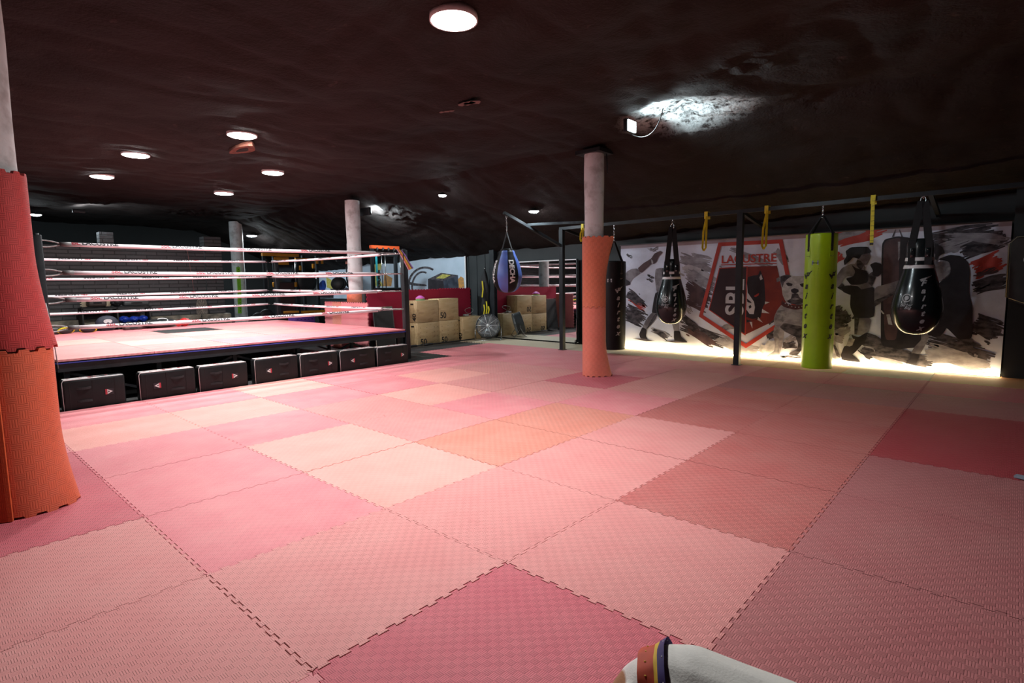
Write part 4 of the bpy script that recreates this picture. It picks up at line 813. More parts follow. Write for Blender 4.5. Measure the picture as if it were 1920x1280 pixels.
# yellow bands over the beam
for i, (x, zb, lab, single) in enumerate(((-.97, 1.81, 'yellow looped strap over the beam between teardrop bag and central post', 0), (-.05, 1.79, 'yellow looped strap over the beam just right of the central post', 0),
                          (1.295, 1.77, 'long straight yellow strap on the beam right of the green bag', 1), (-3.36, 2.10, 'yellow strap half hidden behind the orange-wrapped column', 0))):
    t = thing('hanging_strap', lab, 'strap', (x, BY, BZ), 'yellow straps over the bag beam')
    mb = MB(); mb.ribbon([(x, BY - .05, BZ - .10), (x, BY - .05, BZ + .012), (x, BY + .05, BZ + .012), (x, BY + .05, BZ - .10)], .055, .006, (1, 0, 0), YEL); part(mb, 'beam_loop', t, True)
    mb = MB()
    if single:
        mb.ribbon([(x, BY - .055, BZ - .02), (x + .005, BY - .055, 2.1), (x + .01, BY - .055, zb)], .042, .005, (1, 0, 0), YEL)
        for k in range(9): mb.box((x + .01, BY - .059, zb + .06 + k * .065), (.042, .002, .005), INKB)
        mb.box((x + .01, BY - .059, zb + .02), (.043, .003, .03), INKB)
    else:
        mb.ribbon([(x + .01, BY - .05, BZ - .06), (x - .035, BY - .055, (BZ + zb) / 2), (x - .045, BY - .055, zb + .05), (x - .02, BY - .06, zb), (x + .01, BY - .055, zb + .05), (x + .012, BY - .05, (BZ + zb) / 2), (x + .015, BY - .05, BZ - .06)], .030, .006, (.74, .67, 0), YEL)
    part(mb, 'loop', t, True)
# wall pads at the right edge
t = thing('wall_pad', 'black cushioned wall pad with round white badge at the right picture edge', 'wall pad', (2.95, 8.85, .94))
PADM = mat('grey_black_vinyl', (.05, .05, .048), .4, (.035, .035, .034), 6)
mb = MB(); mb.prism([(-.28, .10), (-.29, .82), (-.22, .90), (.30, .90), (.30, 0), (-.04, 0)], -.16, 0.02, PADM, Matrix.Rotation(PI / 2, 4, 'X') @ Matrix.Diagonal((1, 1, 1, 1)) if False else Matrix(((1, 0, 0, 0), (0, 0, 1, -.0), (0, 1, 0, 0), (0, 0, 0, 1))))
bmesh.ops.bevel(mb.b, geom=[e for e in mb.b.edges], offset=.03, segments=3, affect='EDGES'); part(mb, 'cushion', t)
mb = MB(); mb.lathe([(0, 0), (.075, 0)], WHT, seg=28, M=Matrix.Translation((-.06, -.170, .60)) @ Matrix.Rotation(PI / 2, 4, 'X')); mb.lathe([(.052, .0), (.060, 0)], INKB, seg=28, M=Matrix.Translation((-.06, -.172, .60)) @ Matrix.Rotation(PI / 2, 4, 'X'))
mb.box((-.06, -.173, .60), (.06, .002, .05), INKB); mb.box((-.06, -.1745, .60), (.04, .002, .012), WHT); part(mb, 'badge', t)
mb = MB(); mb.tube([(-.27, -.165, .12), (-.28, -.165, .80), (-.21, -.165, .885), (.28, -.165, .885)], .006, mat('tan_piping', (.30, .25, .16), .5), 8); part(mb, 'piping', t)
t = thing('wall_pad', 'second narrow black wall pad lower down behind the badged pad', 'wall pad', (3.06, 8.86, .55))
mb = MB(); mb.box((.1, -.06, .42), (.36, .12, .62), PADM, bev=.04, seg=3); part(mb, 'cushion', t)

# ------------------------------------------------------------------ plyometric boxes
PLY = bpy.data.materials.new('plywood'); w = N(PLY); co = w.co(); n1 = w.noise(w.scale(co, (1, 1.2, 7)), 3.2, 5, .6)
wv = w.new('ShaderNodeTexWave'); w.put(wv.inputs['Vector'], w.scale(co, (1, 1, 2.2))); wv.inputs['Scale'].default_value = 3; wv.inputs['Distortion'].default_value = 9; wv.inputs['Detail'].default_value = 3
b_ = w.mix(w.ramp(n1, .3, .7), (.52, .36, .17), (.62, .46, .25)); b_ = w.mix(w.m('MULTIPLY', w.ramp(wv.outputs[1], .55, .95), .4), b_, (.34, .20, .09))
w.put(w.b.inputs['Base Color'], b_); w.b.inputs['Roughness'].default_value = .5
HOLE = mat('hole_black', (.01, .008, .006), .9); BURN = mat('stencil_black', (.02, .018, .015), .6)
def plybox(x1, y0, y1, z0, z1, dep, label, num, side=None, screws=False, slot=True, numpos=(.05, .03)):
    t = thing('plyo_box', label, 'box', ((x1 - dep / 2), (y0 + y1) / 2, z0), 'plywood jump boxes')
    mb = MB(); g = .004; mb.box((x1 - dep / 2, (y0 + y1) / 2, (z0 + z1) / 2), (dep, y1 - y0 - g, z1 - z0 - g), PLY, bev=.003, seg=1); part(mb, 'case', t, True)
    if slot: mb = MB(); mb.box((x1 - dep / 2 + .02, y0 + .0, z1 - .085), (.10, .006, .035), HOLE); part(mb, 'hand_slot', t, True)
    mb = MB()
    if num: T = text(num, .185, .004); put_text(mb, T, lambda u, v: (x1 + .003, y0 + numpos[0] + u, z0 + numpos[1] + v), BURN)
    if side: T = text(side, .175, .003); put_text(mb, T, lambda u, v: (x1 - .04 - v * 1.0, y0 - .003 + .0, z0 + .03 + u), BURN)
    if num or side: part(mb, 'number', t, True)
    if screws:
        mb = MB()
        for yy in (y0 + .08, y0 + .26, y1 - .14, y1 - .05):
            for k in range(4): mb.box((x1, yy, z0 + .09 + k * .105), (.004, .012, .012), HOLE)
        part(mb, 'screw_holes', t, True)
plybox(-6.95, 6.74, 7.36, -TH, .495, .38, 'lower left plywood jump box with screw holes and a 50', '50', '', True, numpos=(.07, .03))
plybox(-6.95, 7.37, 7.97, -TH, .505, .38, 'lower right plywood jump box of the stack, numbered 50', '50', '', True, False)
plybox(-6.95, 6.74, 7.36, .497, .99, .38, 'upper left plywood jump box with 40 on its narrow side', '', '40')
plybox(-6.95, 7.37, 7.97, .507, 1.01, .38, 'upper right plywood jump box of the stack, numbered 50', '50', '', False, False, (.03, .06))
plybox(-6.86, 8.02, 8.62, -TH, .56, .38, 'low plywood box standing alone in the corner behind the fan', '', '40', False)
# cones
t = thing('training_cones', 'small stack of pink, yellow and green marker cones on the plywood boxes', 'cones', (-7.12, 6.98, .99))
for k, c in enumerate(((.10, .55, .25), (.75, .55, .10), (.80, .16, .60))):
    mb = MB(); m = mat('cone_%d' % k, c, .5); mb.lathe([(.105, .002 + k * .018), (.098, .022 + k * .018), (.06, .06 + k * .012), (.03, .078 + k * .012), (0, .08 + k * .012)], m, seg=28); part(mb, 'cone', t)
# cable and white object on small box
t = thing('power_strip', 'small white adapter with tangled cable on the corner box', 'adapter', (-7.0, 8.25, .56))
mb = MB(); mb.box((0, 0, .03), (.09, .12, .05), mat('grey_plastic', (.4, .4, .4), .5), bev=.01); part(mb, 'adapter', t)
mb = MB(); mb.tube(spline([(.02, .05, .04), (.05, .16, .10), (.0, .24, .16), (-.02, .14, .20), (.02, -.04, .16), (.03, .02, .08), (.05, .28, .02), (.05, .34, .01)]), .004, mat('cable_grey', (.25, .28, .25), .5), 6); part(mb, 'cable', t)
# black bar on floor
t = thing('barbell', 'black barbell lying on the floor in front of the plywood boxes', 'barbell', (-6.72, 7.3, 0))
mb = MB(); mb.tube([(0, -1.0, .03), (0, .95, .03)], .014, RUB, 12); part(mb, 'bar', t)
for s in (-.9, -.45): mb = MB(); mb.tube([(0, s - .11, .03), (0, s + .11, .03)], .026, RUB, 14); part(mb, 'grip', t)
# drum fan
t = thing('floor_fan', 'round metal floor fan on a tubular stand in front of the mirror pilaster', 'fan', (-6.47, 8.47, 0), None, 0)
ax = Vector((.62, -.74, .26)).normalized(); c = Vector((0, 0, .33)); u = Vector((0, 0, 1)).cross(ax).normalized(); v = ax.cross(u)
FG = mat('fan_grey', (.10, .105, .11), .4, (.07, .075, .08), 5, .6); FM = mat('fan_wire', (.60, .61, .62), .35, (.5, .51, .52), 5, .5)
def circ(r, o, n=40): return [c + ax * o + u * r * math.cos(2 * PI * k / n) + v * r * math.sin(2 * PI * k / n) for k in range(n)]
mb = MB()
for s in range(4):
    o1, o2 = -.09 + s * .045, -.045 + s * .045; A = [mb.b.verts.new(p) for p in circ(.275, o1)]; B = [mb.b.verts.new(p) for p in circ(.275, o2)]
    for k in range(40): mb.face([A[k], A[(k + 1) % 40], B[(k + 1) % 40], B[k]], FG, True)
mb.tube(circ(.277, .09), .009, FG, 8, closed=True); mb.tube(circ(.277, -.09), .009, FG, 8, closed=True); part(mb, 'drum', t)
mb = MB()
for o_ in (.095, -.095):
    for r in [.05 + .022 * k for k in range(10)]: mb.tube(circ(r, o_ + .02 * (1 - r / .27) * (1 if o_ > 0 else -1), 30), .0024, FM, 5, closed=True)
    for k in range(10):
        a = 2 * PI * k / 10; e = u * math.cos(a) + v * math.sin(a); mb.tube([c + ax * (o_ + (.02 if o_ > 0 else -.02)) + e * .03, c + ax * o_ + e * .275], .007, FM, 6)
part(mb, 'grille', t)
mb = MB()
for k in range(3):
    a = 2 * PI * k / 3 + .3; vs = []
    for r, wd in ((.05, .35), (.14, .55), (.24, .62)):
        for s in (-1, 1): vs.append(mb.b.verts.new(c + (u * math.cos(a + s * wd) + v * math.sin(a + s * wd)) * r + ax * (.03 * s)))
    mb.face([vs[0], vs[1], vs[3], vs[2]], FG); mb.face([vs[2], vs[3], vs[5], vs[4]], FG)
part(mb, 'blade_set', t)
mb = MB(); mb.lathe([(0, .13), (.028, .128), (.034, .11), (.034, -.10), (0, -.10)], WHT, seg=20, M=Matrix(((u.x, v.x, ax.x, c.x), (u.y, v.y, ax.y, c.y), (u.z, v.z, ax.z, c.z), (0, 0, 0, 1)))); part(mb, 'hub', t)
mb = MB(); fwd = Vector((ax.x, ax.y, 0)).normalized()
for s in (-1, 1): mb.tube([c + u * .29 * s, c + u * .31 * s + Vector((0, 0, -.10)), u * .31 * s + fwd * .12 + Vector((0, 0, .03)), u * .31 * s + fwd * .16 + Vector((0, 0, .012))], .009, CHROME, 8)
mb.tube([u * .31 + fwd * .16 + Vector((0, 0, .012)), -u * .31 + fwd * .16 + Vector((0, 0, .012))], .009, CHROME, 8)
for s in (-1, 1): mb.tube([c + u * .31 * s + Vector((0, 0, -.10)), u * .31 * s - fwd * .14 + Vector((0, 0, .012))], .009, CHROME, 8)
mb.tube([u * .31 - fwd * .14 + Vector((0, 0, .012)), -u * .31 - fwd * .14 + Vector((0, 0, .012))], .009, CHROME, 8); part(mb, 'stand', t)
# black and yellow gear hanging from the pilaster
t = thing('gear_bag', 'black bag with yellow straps hanging on the wall left of the mirror', 'bag', (-7.0, 8.92, 1.6), None, .75)
mb = MB(); 
mb.lathe([(r, z - 1.0) for r, z in smooth_prof([(0, 0), (.07, .02), (.10, .15), (.09, .4), (.11, .65), (.07, .9), (.025, 1.05), (.006, 1.10)], 3)], WEB, seg=24, fn=lambda a, z: 1 + .22 * math.sin(a * 3 + z * 7)); part(mb, 'sack', t)
for dx, z0, z1 in ((-.06, -.20, -.60), (.03, -.70, -1.02), (-.03, -.78, -1.02), (.08, -.82, -1.0)):
    mb = MB(); mb.ribbon([(dx, -.115, z0), (dx + .015, -.125, (z0 + z1) / 2), (dx - .01, -.112, z1)], .03, .006, (1, 0, 0), YEL); part(mb, 'strap', t)
mb = MB(); mb.tube([(0, .08, .14), (0, 0, .14), (0, -.01, .09)], .008, CHROME, 6); part(mb, 'hook', t)

# ------------------------------------------------------------------ half wall mats and leaning mats
for k in range(3):
    me = TILE; o = put_tile('C', -7.2, 5.76 + k, .0, 'crimson foam mat fixed upright on the half wall, %s from the ring corner' % ORD[k + 1], 'crimson mats on the half wall')
    o.rotation_euler = (PI / 2, 0, PI / 2); o.location = (-7.39 + TH + .005, 5.76 + k, .215 + .01 * k)
for c, x, lab, ry in (('P', -8.75, 'pink foam mat leaning upright, leftmost behind the ring corner', 0), ('O', -8.36, 'orange foam mat leaning upright between two pink ones', .02), ('P', -7.93, 'pink foam mat leaning upright in front of the second column', .0)):
    o = put_tile(c, x, 5.62, 0, lab, 'spare foam mats leaning behind the ring'); o.rotation_euler = (PI / 2 - .03, 0, 0); o.location = (x, {'P': 5.53, 'O': 5.49}[c] - (.08 if x > -8 else 0), -.012)
t = thing('framed_board', 'black board with thin silver frame leaning on the half wall by the ring corner', 'board', (-7.22, 6.1, 0))
mb = MB(); M = Matrix.Translation((0, 0, 0)) @ Matrix.Rotation(-.12, 4, 'Y'); mb.box((0, 0, .43), (.02, .50, .86), mat('slate_board', (.03, .033, .035), .5), M); part(mb, 'board', t)
mb = MB()
for p, q in (((0, -.25, 0), (0, -.25, .87)), ((0, .25, 0), (0, .25, .87)), ((0, -.25, .87), (0, .25, .87)), ((0, -.25, .01), (0, .25, .01))): mb.bar(M @ Vector(p), M @ Vector(q), .02, .026, CHROME)
part(mb, 'frame', t)
# coloured bands tied round the right ring post
for k, c in enumerate(((.28, .14, .52), (.10, .08, .04), (.62, .45, .05), (.60, .25, .05), (.50, .10, .03), (.55, .30, .40))):
    t = thing('hanging_strap', '%s striped belt strap slung over the right front ring post' % ('violet', 'black', 'yellow', 'orange', 'rust red', 'pink')[k], 'strap', (PX1, PY1, 1.9), 'coloured belts on the ring post')
    mb = MB(); m = mat('belt_%d' % k, c, .7); o_ = k * .012
    q = Vector((.742, .67, 0)) * (.016 * (5 - k)) + Vector((.075, -.02, 0)); mb.ribbon([Vector((PX1 - .11, PY1 - .10, 1.955 + .004 * k)) + q, Vector((PX1 - .07, PY1 - .05, 1.86)) + q, Vector((PX1 - .02, PY1 - .01, 1.74)) + q, Vector((PX1 + .02, PY1 + .045, 1.63 - .006 * k)) + q], .0155, .009, (.742, .67, .3), m)
    part(mb, 'band', t)
    t.location = (0, 0, 0)

# ------------------------------------------------------------------ gear behind and on the ring
t = thing('storage_shelf', 'low black two-tier shelf against the brick wall behind the ring', 'shelf', (-12.05, 2.34, -TH))
SHB = mat('shelf_black', (.02, .018, .017), .6)
for y in (-.62, .0, .62): mb = MB(); mb.box((0, y, .48), (.36, .03, .96), SHB); part(mb, 'side_panel', t)
for z in (.10, .58, .95): mb = MB(); mb.box((0, 0, z), (.36, 1.26, .03), SHB); part(mb, 'shelf_board', t)
BG = mat('blue_leather', (.015, .06, .50), .35, (.02, .05, .38), 6, coat=.2); BKL = mat('soft_black', (.02, .02, .022), .5)
def glove(name, label, loc, m, s=1, rz=0, group=None, cat='boxing glove'):
    t = thing(name, label, cat, loc, group, rz)
    mb = MB(); mb.sphere((0, 0, .085 * s), .085 * s, m, 18, (1.15, 1.0, .95)); mb.sphere((.05 * s, 0, .10 * s), .065 * s, m, 14, (1, 1.2, .9)); part(mb, 'fist', t)
    mb = MB(); mb.sphere((.02 * s, -.085 * s, .08 * s), .035 * s, m, 12, (1.6, .9, .9)); part(mb, 'thumb', t)
    mb = MB(); mb.tube([(-.07 * s, 0, .08 * s), (-.12 * s, 0, .08 * s), (-.17 * s, 0, .08 * s)], [.055 * s, .052 * s, .062 * s], m, 16); part(mb, 'cuff', t)
    return t
glove('boxing_glove', 'blue boxing glove on the left of the black shelf', (-12.0, 2.47, .575), BG, 1.0, .5)
glove('boxing_glove', 'blue boxing glove in the middle of the shelf compartment', (-12.02, 2.66, .575), BG, .92, 1.2)
glove('boxing_glove', 'blue boxing glove on the right end of the black shelf', (-12.0, 2.84, .575), BG, .98, .4)
glove('boxing_glove', 'black boxing glove standing on the shelf top beside a beige foam piece', (-12.0, 2.36, .945), BKL, 1.15, .3)
def pad(name, label, loc, d, m, rz=0, cat='kick pad', tilt=0):
    t = thing(name, label, cat, loc, None, rz); mb = MB(); mb.box((0, 0, d[2] / 2), d, m, Matrix.Rotation(tilt, 4, 'X'), bev=min(d) * .3, seg=3); part(mb, 'cushion', t)
    mb = MB(); mb.ribbon(bez((d[0] / 2 - .01, -d[1] * .25, d[2] * .55), (d[0] / 2 + .05, 0, d[2] * .7), (d[0] / 2 - .01, d[1] * .25, d[2] * .55), 6), .03, .006, (0, 0, 1), WEB); part(mb, 'handle', t); return t
pad('kick_pad', 'grey-black forearm pad lying on the right of the shelf top', (-12.0, 2.72, .965), (.22, .50, .11), mat('charcoal_vinyl', (.05, .055, .058), .5))
pad('kick_pad', 'brown-black rounded pad on the left of the shelf top', (-12.0, 2.0, .965), (.22, .34, .15), mat('brown_black', (.05, .035, .03), .5))
for y, l in ((1.83, 'beige notched foam piece at the left end of the shelf top'), (2.22, 'beige notched foam piece standing mid shelf top')):
    o = MB(); o.box((0, 0, .10), (.03, .14, .20), FO['B']); [o.box((0, -.08, .03 + k * .05), (.03, .03, .022), FO['B']) for k in range(4)]; o = o.build('foam_offcut'); o.location = (-12.12, y, .966); tag(o, l, 'foam piece')
def dome(name, label, loc, d, m, cat, group=None, rz=0):
    t = thing(name, label, cat, loc, group, rz); mb = MB(); mb.sphere((0, 0, d[2] / 2), .5, m, 20, d); part(mb, 'body', t); return t
DZ = RZ + .018
t = dome('belly_protector', 'navy grey belly protector standing on the far edge of the ring', (-10.25, 1.80, DZ), (.16, .38, .30), mat('navy_grey', (.015, .02, .035), .7), 'body protector')
mb = MB(); mb.lathe([(0, 0), (.07, 0)], SILVER, seg=20, M=Matrix.Translation((.078, 0, .19)) @ Matrix.Rotation(PI / 2, 4, 'Y') @ Matrix.Diagonal((.6, 1, 1, 1))); part(mb, 'badge', t)
t = dome('belly_protector', 'black and silver round belly protector lying on the far edge of the ring', (-10.1, 2.66, DZ), (.34, .62, .20), LEATHER, 'body protector')
mb = MB(); mb.tube([(.10 + .06 * math.cos(k), .02 + .09 * math.sin(k), .165 - .035 * math.cos(k)) for k in [j * PI / 10 for j in range(20)]], .008, WHT, 6, closed=True); part(mb, 'badge', t)
mb = MB(); mb.tube([(.172 * math.cos(k), .312 * math.sin(k), .10) for k in [j * PI / 14 for j in range(28)]], .007, PIPE, 6, closed=True); part(mb, 'piping', t)
glove('boxing_glove', 'red boxing glove at the right of the round belly protector', (-10.1, 3.10, DZ), mat('red_leather', (.45, .02, .02), .35), 1.1, 2.2)
glove('boxing_glove', 'dark red boxing glove standing behind the round belly protector', (-10.3, 2.88, DZ + .0), mat('dark_red_leather', (.16, .01, .02), .35), 1.0, 1.2)
for i, (y, l) in enumerate(((1.12, 'black focus mitt with yellow rim, left of the navy protector'), (1.46, 'black focus mitt with yellow rim in front of the navy protector'))):
    t = thing('focus_mitt', l, 'focus mitt', (-10.05, y, DZ), None, .2 - .5 * i)
    mb = MB(); mb.sphere((0, 0, .07), .11, BKL, 18, (.7, 1.15, .6)); part(mb, 'palm', t)
    mb = MB(); mb.tube([(.03 + .08 * math.cos(k) * .5, .125 * math.sin(k), .065 + .055 * math.cos(k)) for k in [j * PI / 10 for j in range(20)]], .013, YEL, 8, closed=True); part(mb, 'rim', t)
pad('kick_pad', 'black pad at the left end of the gear on the ring', (-10.1, .86, DZ), (.2, .36, .14), BKL)
pad('kick_pad', 'flat dark brown foot pad on the ring between the belly protectors', (-10.05, 2.16, DZ), (.2, .30, .08), mat('dark_brown_pad', (.045, .02, .02), .5))
pad('kick_pad', 'dark maroon pad lying right of the flat brown foot pad', (-10.2, 2.38, DZ), (.2, .2, .13), mat('maroon_pad', (.05, .018, .022), .5))
t = thing('fan', 'oval standing fan behind the ring in front of the brick wall', 'fan', (-12.05, 4.1, -TH))
mb = MB()
for r in [.05 + .03 * k for k in range(7)]: mb.tube([(.05 * math.cos(0), r * .55 * math.cos(a), .85 + r * 1.25 * math.sin(a)) for a in [2 * PI * k / 24 for k in range(24)]], .004, mat('tan_wire', (.30, .25, .20), .5), 5, closed=True)
for k in range(12): a = 2 * PI * k / 12; mb.tube([(.06, 0, .85), (.05, .127 * math.cos(a), .85 + .29 * math.sin(a))], .004, MATS['tan_wire'], 5)
part(mb, 'cage', t)
mb = MB(); mb.tube([(0, 0, .02), (0, 0, .85)], .02, BLK, 10); mb.lathe([(0, .0), (.2, .0), (.2, .02), (.02, .04)], BLK, seg=24); part(mb, 'stand', t)
mb = MB(); mb.tube([(-12.4, 4.0, 2.25), (-12.38, 4.03, 1.8), (-12.38, 4.08, 1.2)], .004, mat('red_cord', (.35, .12, .10), .6), 5); o = mb.build('wall_string'); tag(o, 'thin reddish cord hanging down the brick wall above the fan', 'cord')
# green band beside far column
t = thing('resistance_band', 'bright green perforated band hanging in front of the far column', 'band', (-13.5, 5.62, 1.9))
GB = mat('green_band', (.22, .60, .02), .5)
mb = MB(); mb.ribbon([(0, 0, 0), (.01, -.01, -.6), (.0, -.04, -1.3)], .10, .008, (0, 1, 0), GB)
for k in range(16): mb.box((.007, -.02 * k / 16, -.06 - k * .078), (.006, .02, .03), INKB)
part(mb, 'band', t); mb = MB(); mb.tube([(0, 0, .02), (-.235, .094, .02)], .012, BLK, 6); part(mb, 'peg', t)
# ------------------------------------------------------------------ machines beyond the ring
AMB = mat('amber_paint', (.62, .26, .01), .45, (.5, .2, .01), 6); ORG = mat('orange_red_paint', (.60, .08, .02), .45)
t = thing('cable_machine', 'tall black and amber cable machine farthest behind the ring', 'gym machine', (-13.5, 7.2, -TH))
for y in (-.85, -.55, .15, .35, .8): mb = MB(); mb.box((0, y, 1.15), (.09, .07, 2.3), BLK); part(mb, 'upright', t)
mb = MB(); mb.box((.02, -.35, 2.30), (.1, 1.1, .09), AMB); mb.box((.02, .5, 2.18), (.1, .8, .07), AMB); part(mb, 'top_beam', t)
mb = MB(); mb.box((.05, -.35, 2.12), (.04, .44, .22), AMB); part(mb, 'sign_panel', t)
mb = MB(); mb.box((-.03, -.24, 1.75), (.06, .60, .50), mat('tv_black', (.01, .01, .015), .08)); part(mb, 'screen', t)
mb = MB(); mb.box((-.05, -.22, .9), (.08, .50, 1.15), mat('brown_panel', (.05, .018, .015), .5)); part(mb, 'weight_shroud', t)
for y, z0, z1 in ((-.80, 1.25, 2.2), (.22, .5, 2.0), (.72, .3, 1.9), (.05, 1.0, 2.2)): mb = MB(); mb.tube([(.08, y, z0), (.08, y, z1)], .009, CHROME, 6); part(mb, 'cable', t)
for y, z in ((-.62, 1.42), (.05, 1.42), (.18, 1.45), (.22, 1.92), (.65, 1.98), (.78, 2.12), (.95, 2.12)): mb = MB(); mb.box((.07, y, z), (.06, .07, .14), AMB, bev=.01); part(mb, 'carriage', t)
mb = MB(); mb.box((.6, -.4, .62), (.12, .42, .06), AMB); mb.box((.6, .30, .60), (.12, .75, .07), AMB); part(mb, 'foot_bar', t)
for y, z, r in ((-.95, .5, .22), (-1.2, .45, .18), (.9, .42, .24), (1.1, .45, .2), (.35, 1.5, .3)): mb = MB(); mb.lathe([(0, -.03), (r, -.025), (r, .025), (r * .5, .03), (0, .03)], RUB, seg=28, M=Matrix.Translation((.2, y, z)) @ Matrix.Rotation(PI / 2, 4, 'Y')); part(mb, 'weight_plate', t)
t = thing('storage_crate', 'purple box on the floor behind the ring below the amber bar', 'box', (-12.5, 6.9, -TH))
mb = MB(); mb.box((0, 0, .27), (.4, .62, .54), mat('purple_plastic', (.22, .06, .42), .5), bev=.02); [mb.box((.2, -.22 + .11 * k, .42), (.01, .05, .02), INKB) for k in range(5)]; part(mb, 'body', t)
t = thing('weight_rack', 'black stand with red cap and round black weights left of the second column', 'weight rack', (-10.8, 7.45, -TH))
mb = MB(); mb.bar((0, .05, 0), (0, .05, 2.5), .09, .09, BLK); mb.bar((0, -.35, 2.03), (0, .3, 2.06), .05, .05, BLK); part(mb, 'upright', t)
mb = MB(); mb.box((.0, .05, 2.0), (.15, .17, .10), ORG); part(mb, 'cap', t)
mb = MB(); mb.tube([(.05, -.05, 1.9), (.07, -.10, 1.85), (.07, -.10, 1.5), (.05, -.05, 1.42)], .016, BLK, 8); part(mb, 'handle', t)
for y, r in ((-.42, .17), (-.34, .17), (.0, .14), (.08, .15)): mb = MB(); mb.lathe([(0, -.03), (r, -.028), (r, .028), (0, .03)], RUB, seg=28, M=Matrix.Translation((.12, y, 1.42)) @ Matrix.Rotation(PI / 2 - .35, 4, 'Y') @ Matrix.Rotation(.9, 4, 'X')); part(mb, 'weight_plate', t)
mb = MB(); mb.tube([(.12, -.42, 1.44), (.12, .1, 1.40)], .014, CHROME, 8); part(mb, 'bar', t)
mb = MB(); mb.bar((.12, .13, 1.42), (.16, .26, 1.0), .07, .05, ORG); part(mb, 'red_strap', t)
mb = MB(); mb.box((.3, -.2, .62), (.5, 1.1, .62), mat('grey_green_bench', (.04, .045, .045), .5), bev=.05); part(mb, 'bench', t)
t = thing('squat_rack', 'black rack with red-orange top sign right behind the ring corner', 'gym rack', (-8.5, 7.05, -TH))
for y in (-.36, .30): mb = MB(); mb.box((0, y, 1.13), (.07, .07, 2.26), BLK); part(mb, 'upright', t)
mb = MB(); mb.box((0, 0, 2.26), (.08, .80, .075), ORG); part(mb, 'top_beam', t)
for k in range(4): mb = MB(); mb.tube([(.05, -.25 + k * .16, 2.17), (.08, -.25 + k * .16, 2.21), (.05, -.25 + k * .16, 2.24)], .022, RUB, 8); part(mb, 'hook', t)
for y in (-.12, -.02, .42): mb = MB(); mb.tube([(.03, y, 1.30), (.03, y, 2.1)], .011, CHROME, 8); part(mb, 'guide_rod', t)
mb = MB(); mb.box((0, 0, 2.08), (.06, .72, .05), BLK); mb.box((.0, 0, .06), (.9, .8, .05), BLK); part(mb, 'cross_member', t)
mb = MB(); mb.box((.1, .02, 1.26), (.26, .80, .08), VINYL, bev=.025, seg=3); part(mb, 'pad', t)
mb = MB(); mb.ribbon([(.06, -.29, 2.08), (.08, -.30, 1.7), (.07, -.28, 1.33)], .05, .01, (0, 1, 0), mat('cyan_band', (.03, .38, .45), .5)); part(mb, 'cyan_band', t)
for k in range(2): chain((.07 - 8.5, 6.80 + .03 * k, 1.68), (.08 - 8.5, 6.76 + .04 * k, 1.25), t, RUB, .07, .012)
# small strap at the right edge
t = thing('hand_wrap', 'small grey and black strap lying on the mats at the right edge', 'strap', (2.88, 4.0, 0))
mb = MB(); mb.ribbon([(-.05, .05, .012), (.0, .01, .02), (.07, -.03, .012), (.16, -.12, .02)], .045, .012, (.3, .9, .1), mat('grey_strap', (.22, .24, .30), .7)); part(mb, 'strap', t)
mb = MB(); mb.box((.02, -.0, .027), (.03, .05, .008), INKB); part(mb, 'clip', t)
# scraps of paper-like lint on the ceiling
for i, (x, y, s, l) in enumerate(((-1.55, 3.2, .06, 'larger pale scrap of torn lining on the ceiling behind the biggest lamp'), (-1.95, 3.25, .03, 'small pale scrap of lining left of the larger ceiling scrap'))):
    z = ceil_full(x, y) - .012; mb = MB()
    for k in range(3):
        pts = [(x + k * .06 + s * (1.2 + noise.noise(Vector((i, k, a)))) * math.cos(a), y + .02 * k + s * .7 * (1.1 + noise.noise(Vector((a, k, i)))) * math.sin(a)) for a in [j * PI / 4 for j in range(8)]]
        mb.prism(pts, z - .01, z - .004, mat('torn_lining', (.16, .10, .09), .8))
    tag(mb.build('ceiling_scrap'), l, 'scrap')
x, y = -4.9, 2.35; z = ceil_full(x, y)
TEAR = mat('rust_foam', (.20, .07, .04), .9, (.10, .03, .02), 12, bump=.6)
mb = MB(); pts = [(x + .30 * math.cos(a) * (1 + .3 * noise.noise(Vector((a, 1, 1)))), y + .11 * math.sin(a) * (1 + .4 * noise.noise(Vector((a, 4, 1))))) for a in [j * PI / 9 for j in range(18)]]
mb.prism(pts, z - .035, z + .02, TEAR); mb.prism([(x + (p - x) * .5, y + (q - y) * .45) for p, q in pts], z - .038, z - .034, HOLE); tag(mb.build('ceiling_tear'), 'rust-coloured torn patch in the ceiling between the ring lamps', 'ceiling tear')

# ------------------------------------------------------------------ dog in the foreground
DOGM = bpy.data.materials.new('white_coat'); w = N(DOGM); co = w.co()
base = w.mix(w.ramp(w.noise(co, 9, 4), .5, .75), (.76, .74, .69), (.60, .58, .55))
def blob(c, r):
    vm = w.new('ShaderNodeVectorMath', operation='DISTANCE'); w.put(vm.inputs[0], co); vm.inputs[1].default_value = c; return w.ramp(vm.outputs['Value'], r, r * .86)
D0 = Vector((2.206, .411, 0))
def L_(x, y, z): return (x - D0.x, y - D0.y, z)
w.l  # coat patches
mask = blob(L_(2.046, .322, .275), .055)
w.put(w.b.inputs['Base Color'], w.mix(mask, base, (.33, .14, .05))); w.b.inputs['Roughness'].default_value = .75; w.b.inputs['Sheen Weight'].default_value = .15
w.bump(w.noise(w.scale(co, (1, 1, 1)), 160, 2), .25, .004)
dog = thing('dog', 'white bulldog with a coloured neck scarf sniffing the mats in the foreground', 'dog', tuple(D0))
mb = MB()
def caps(pts, n=10):
    for (a, ra), (b, rb) in zip(pts, pts[1:]):
        a_, b_ = Vector(a), Vector(b); k_ = max(3, int((b_ - a_).length / .018))
        for k in range(k_ + 1):
            t = k / k_; mb.sphere(a_.lerp(b_, t) - D0, ra + (rb - ra) * t, DOGM, n)
S = (2.206, .411, .285); sd = Vector((.045, -.998, 0))    # towards the camera side
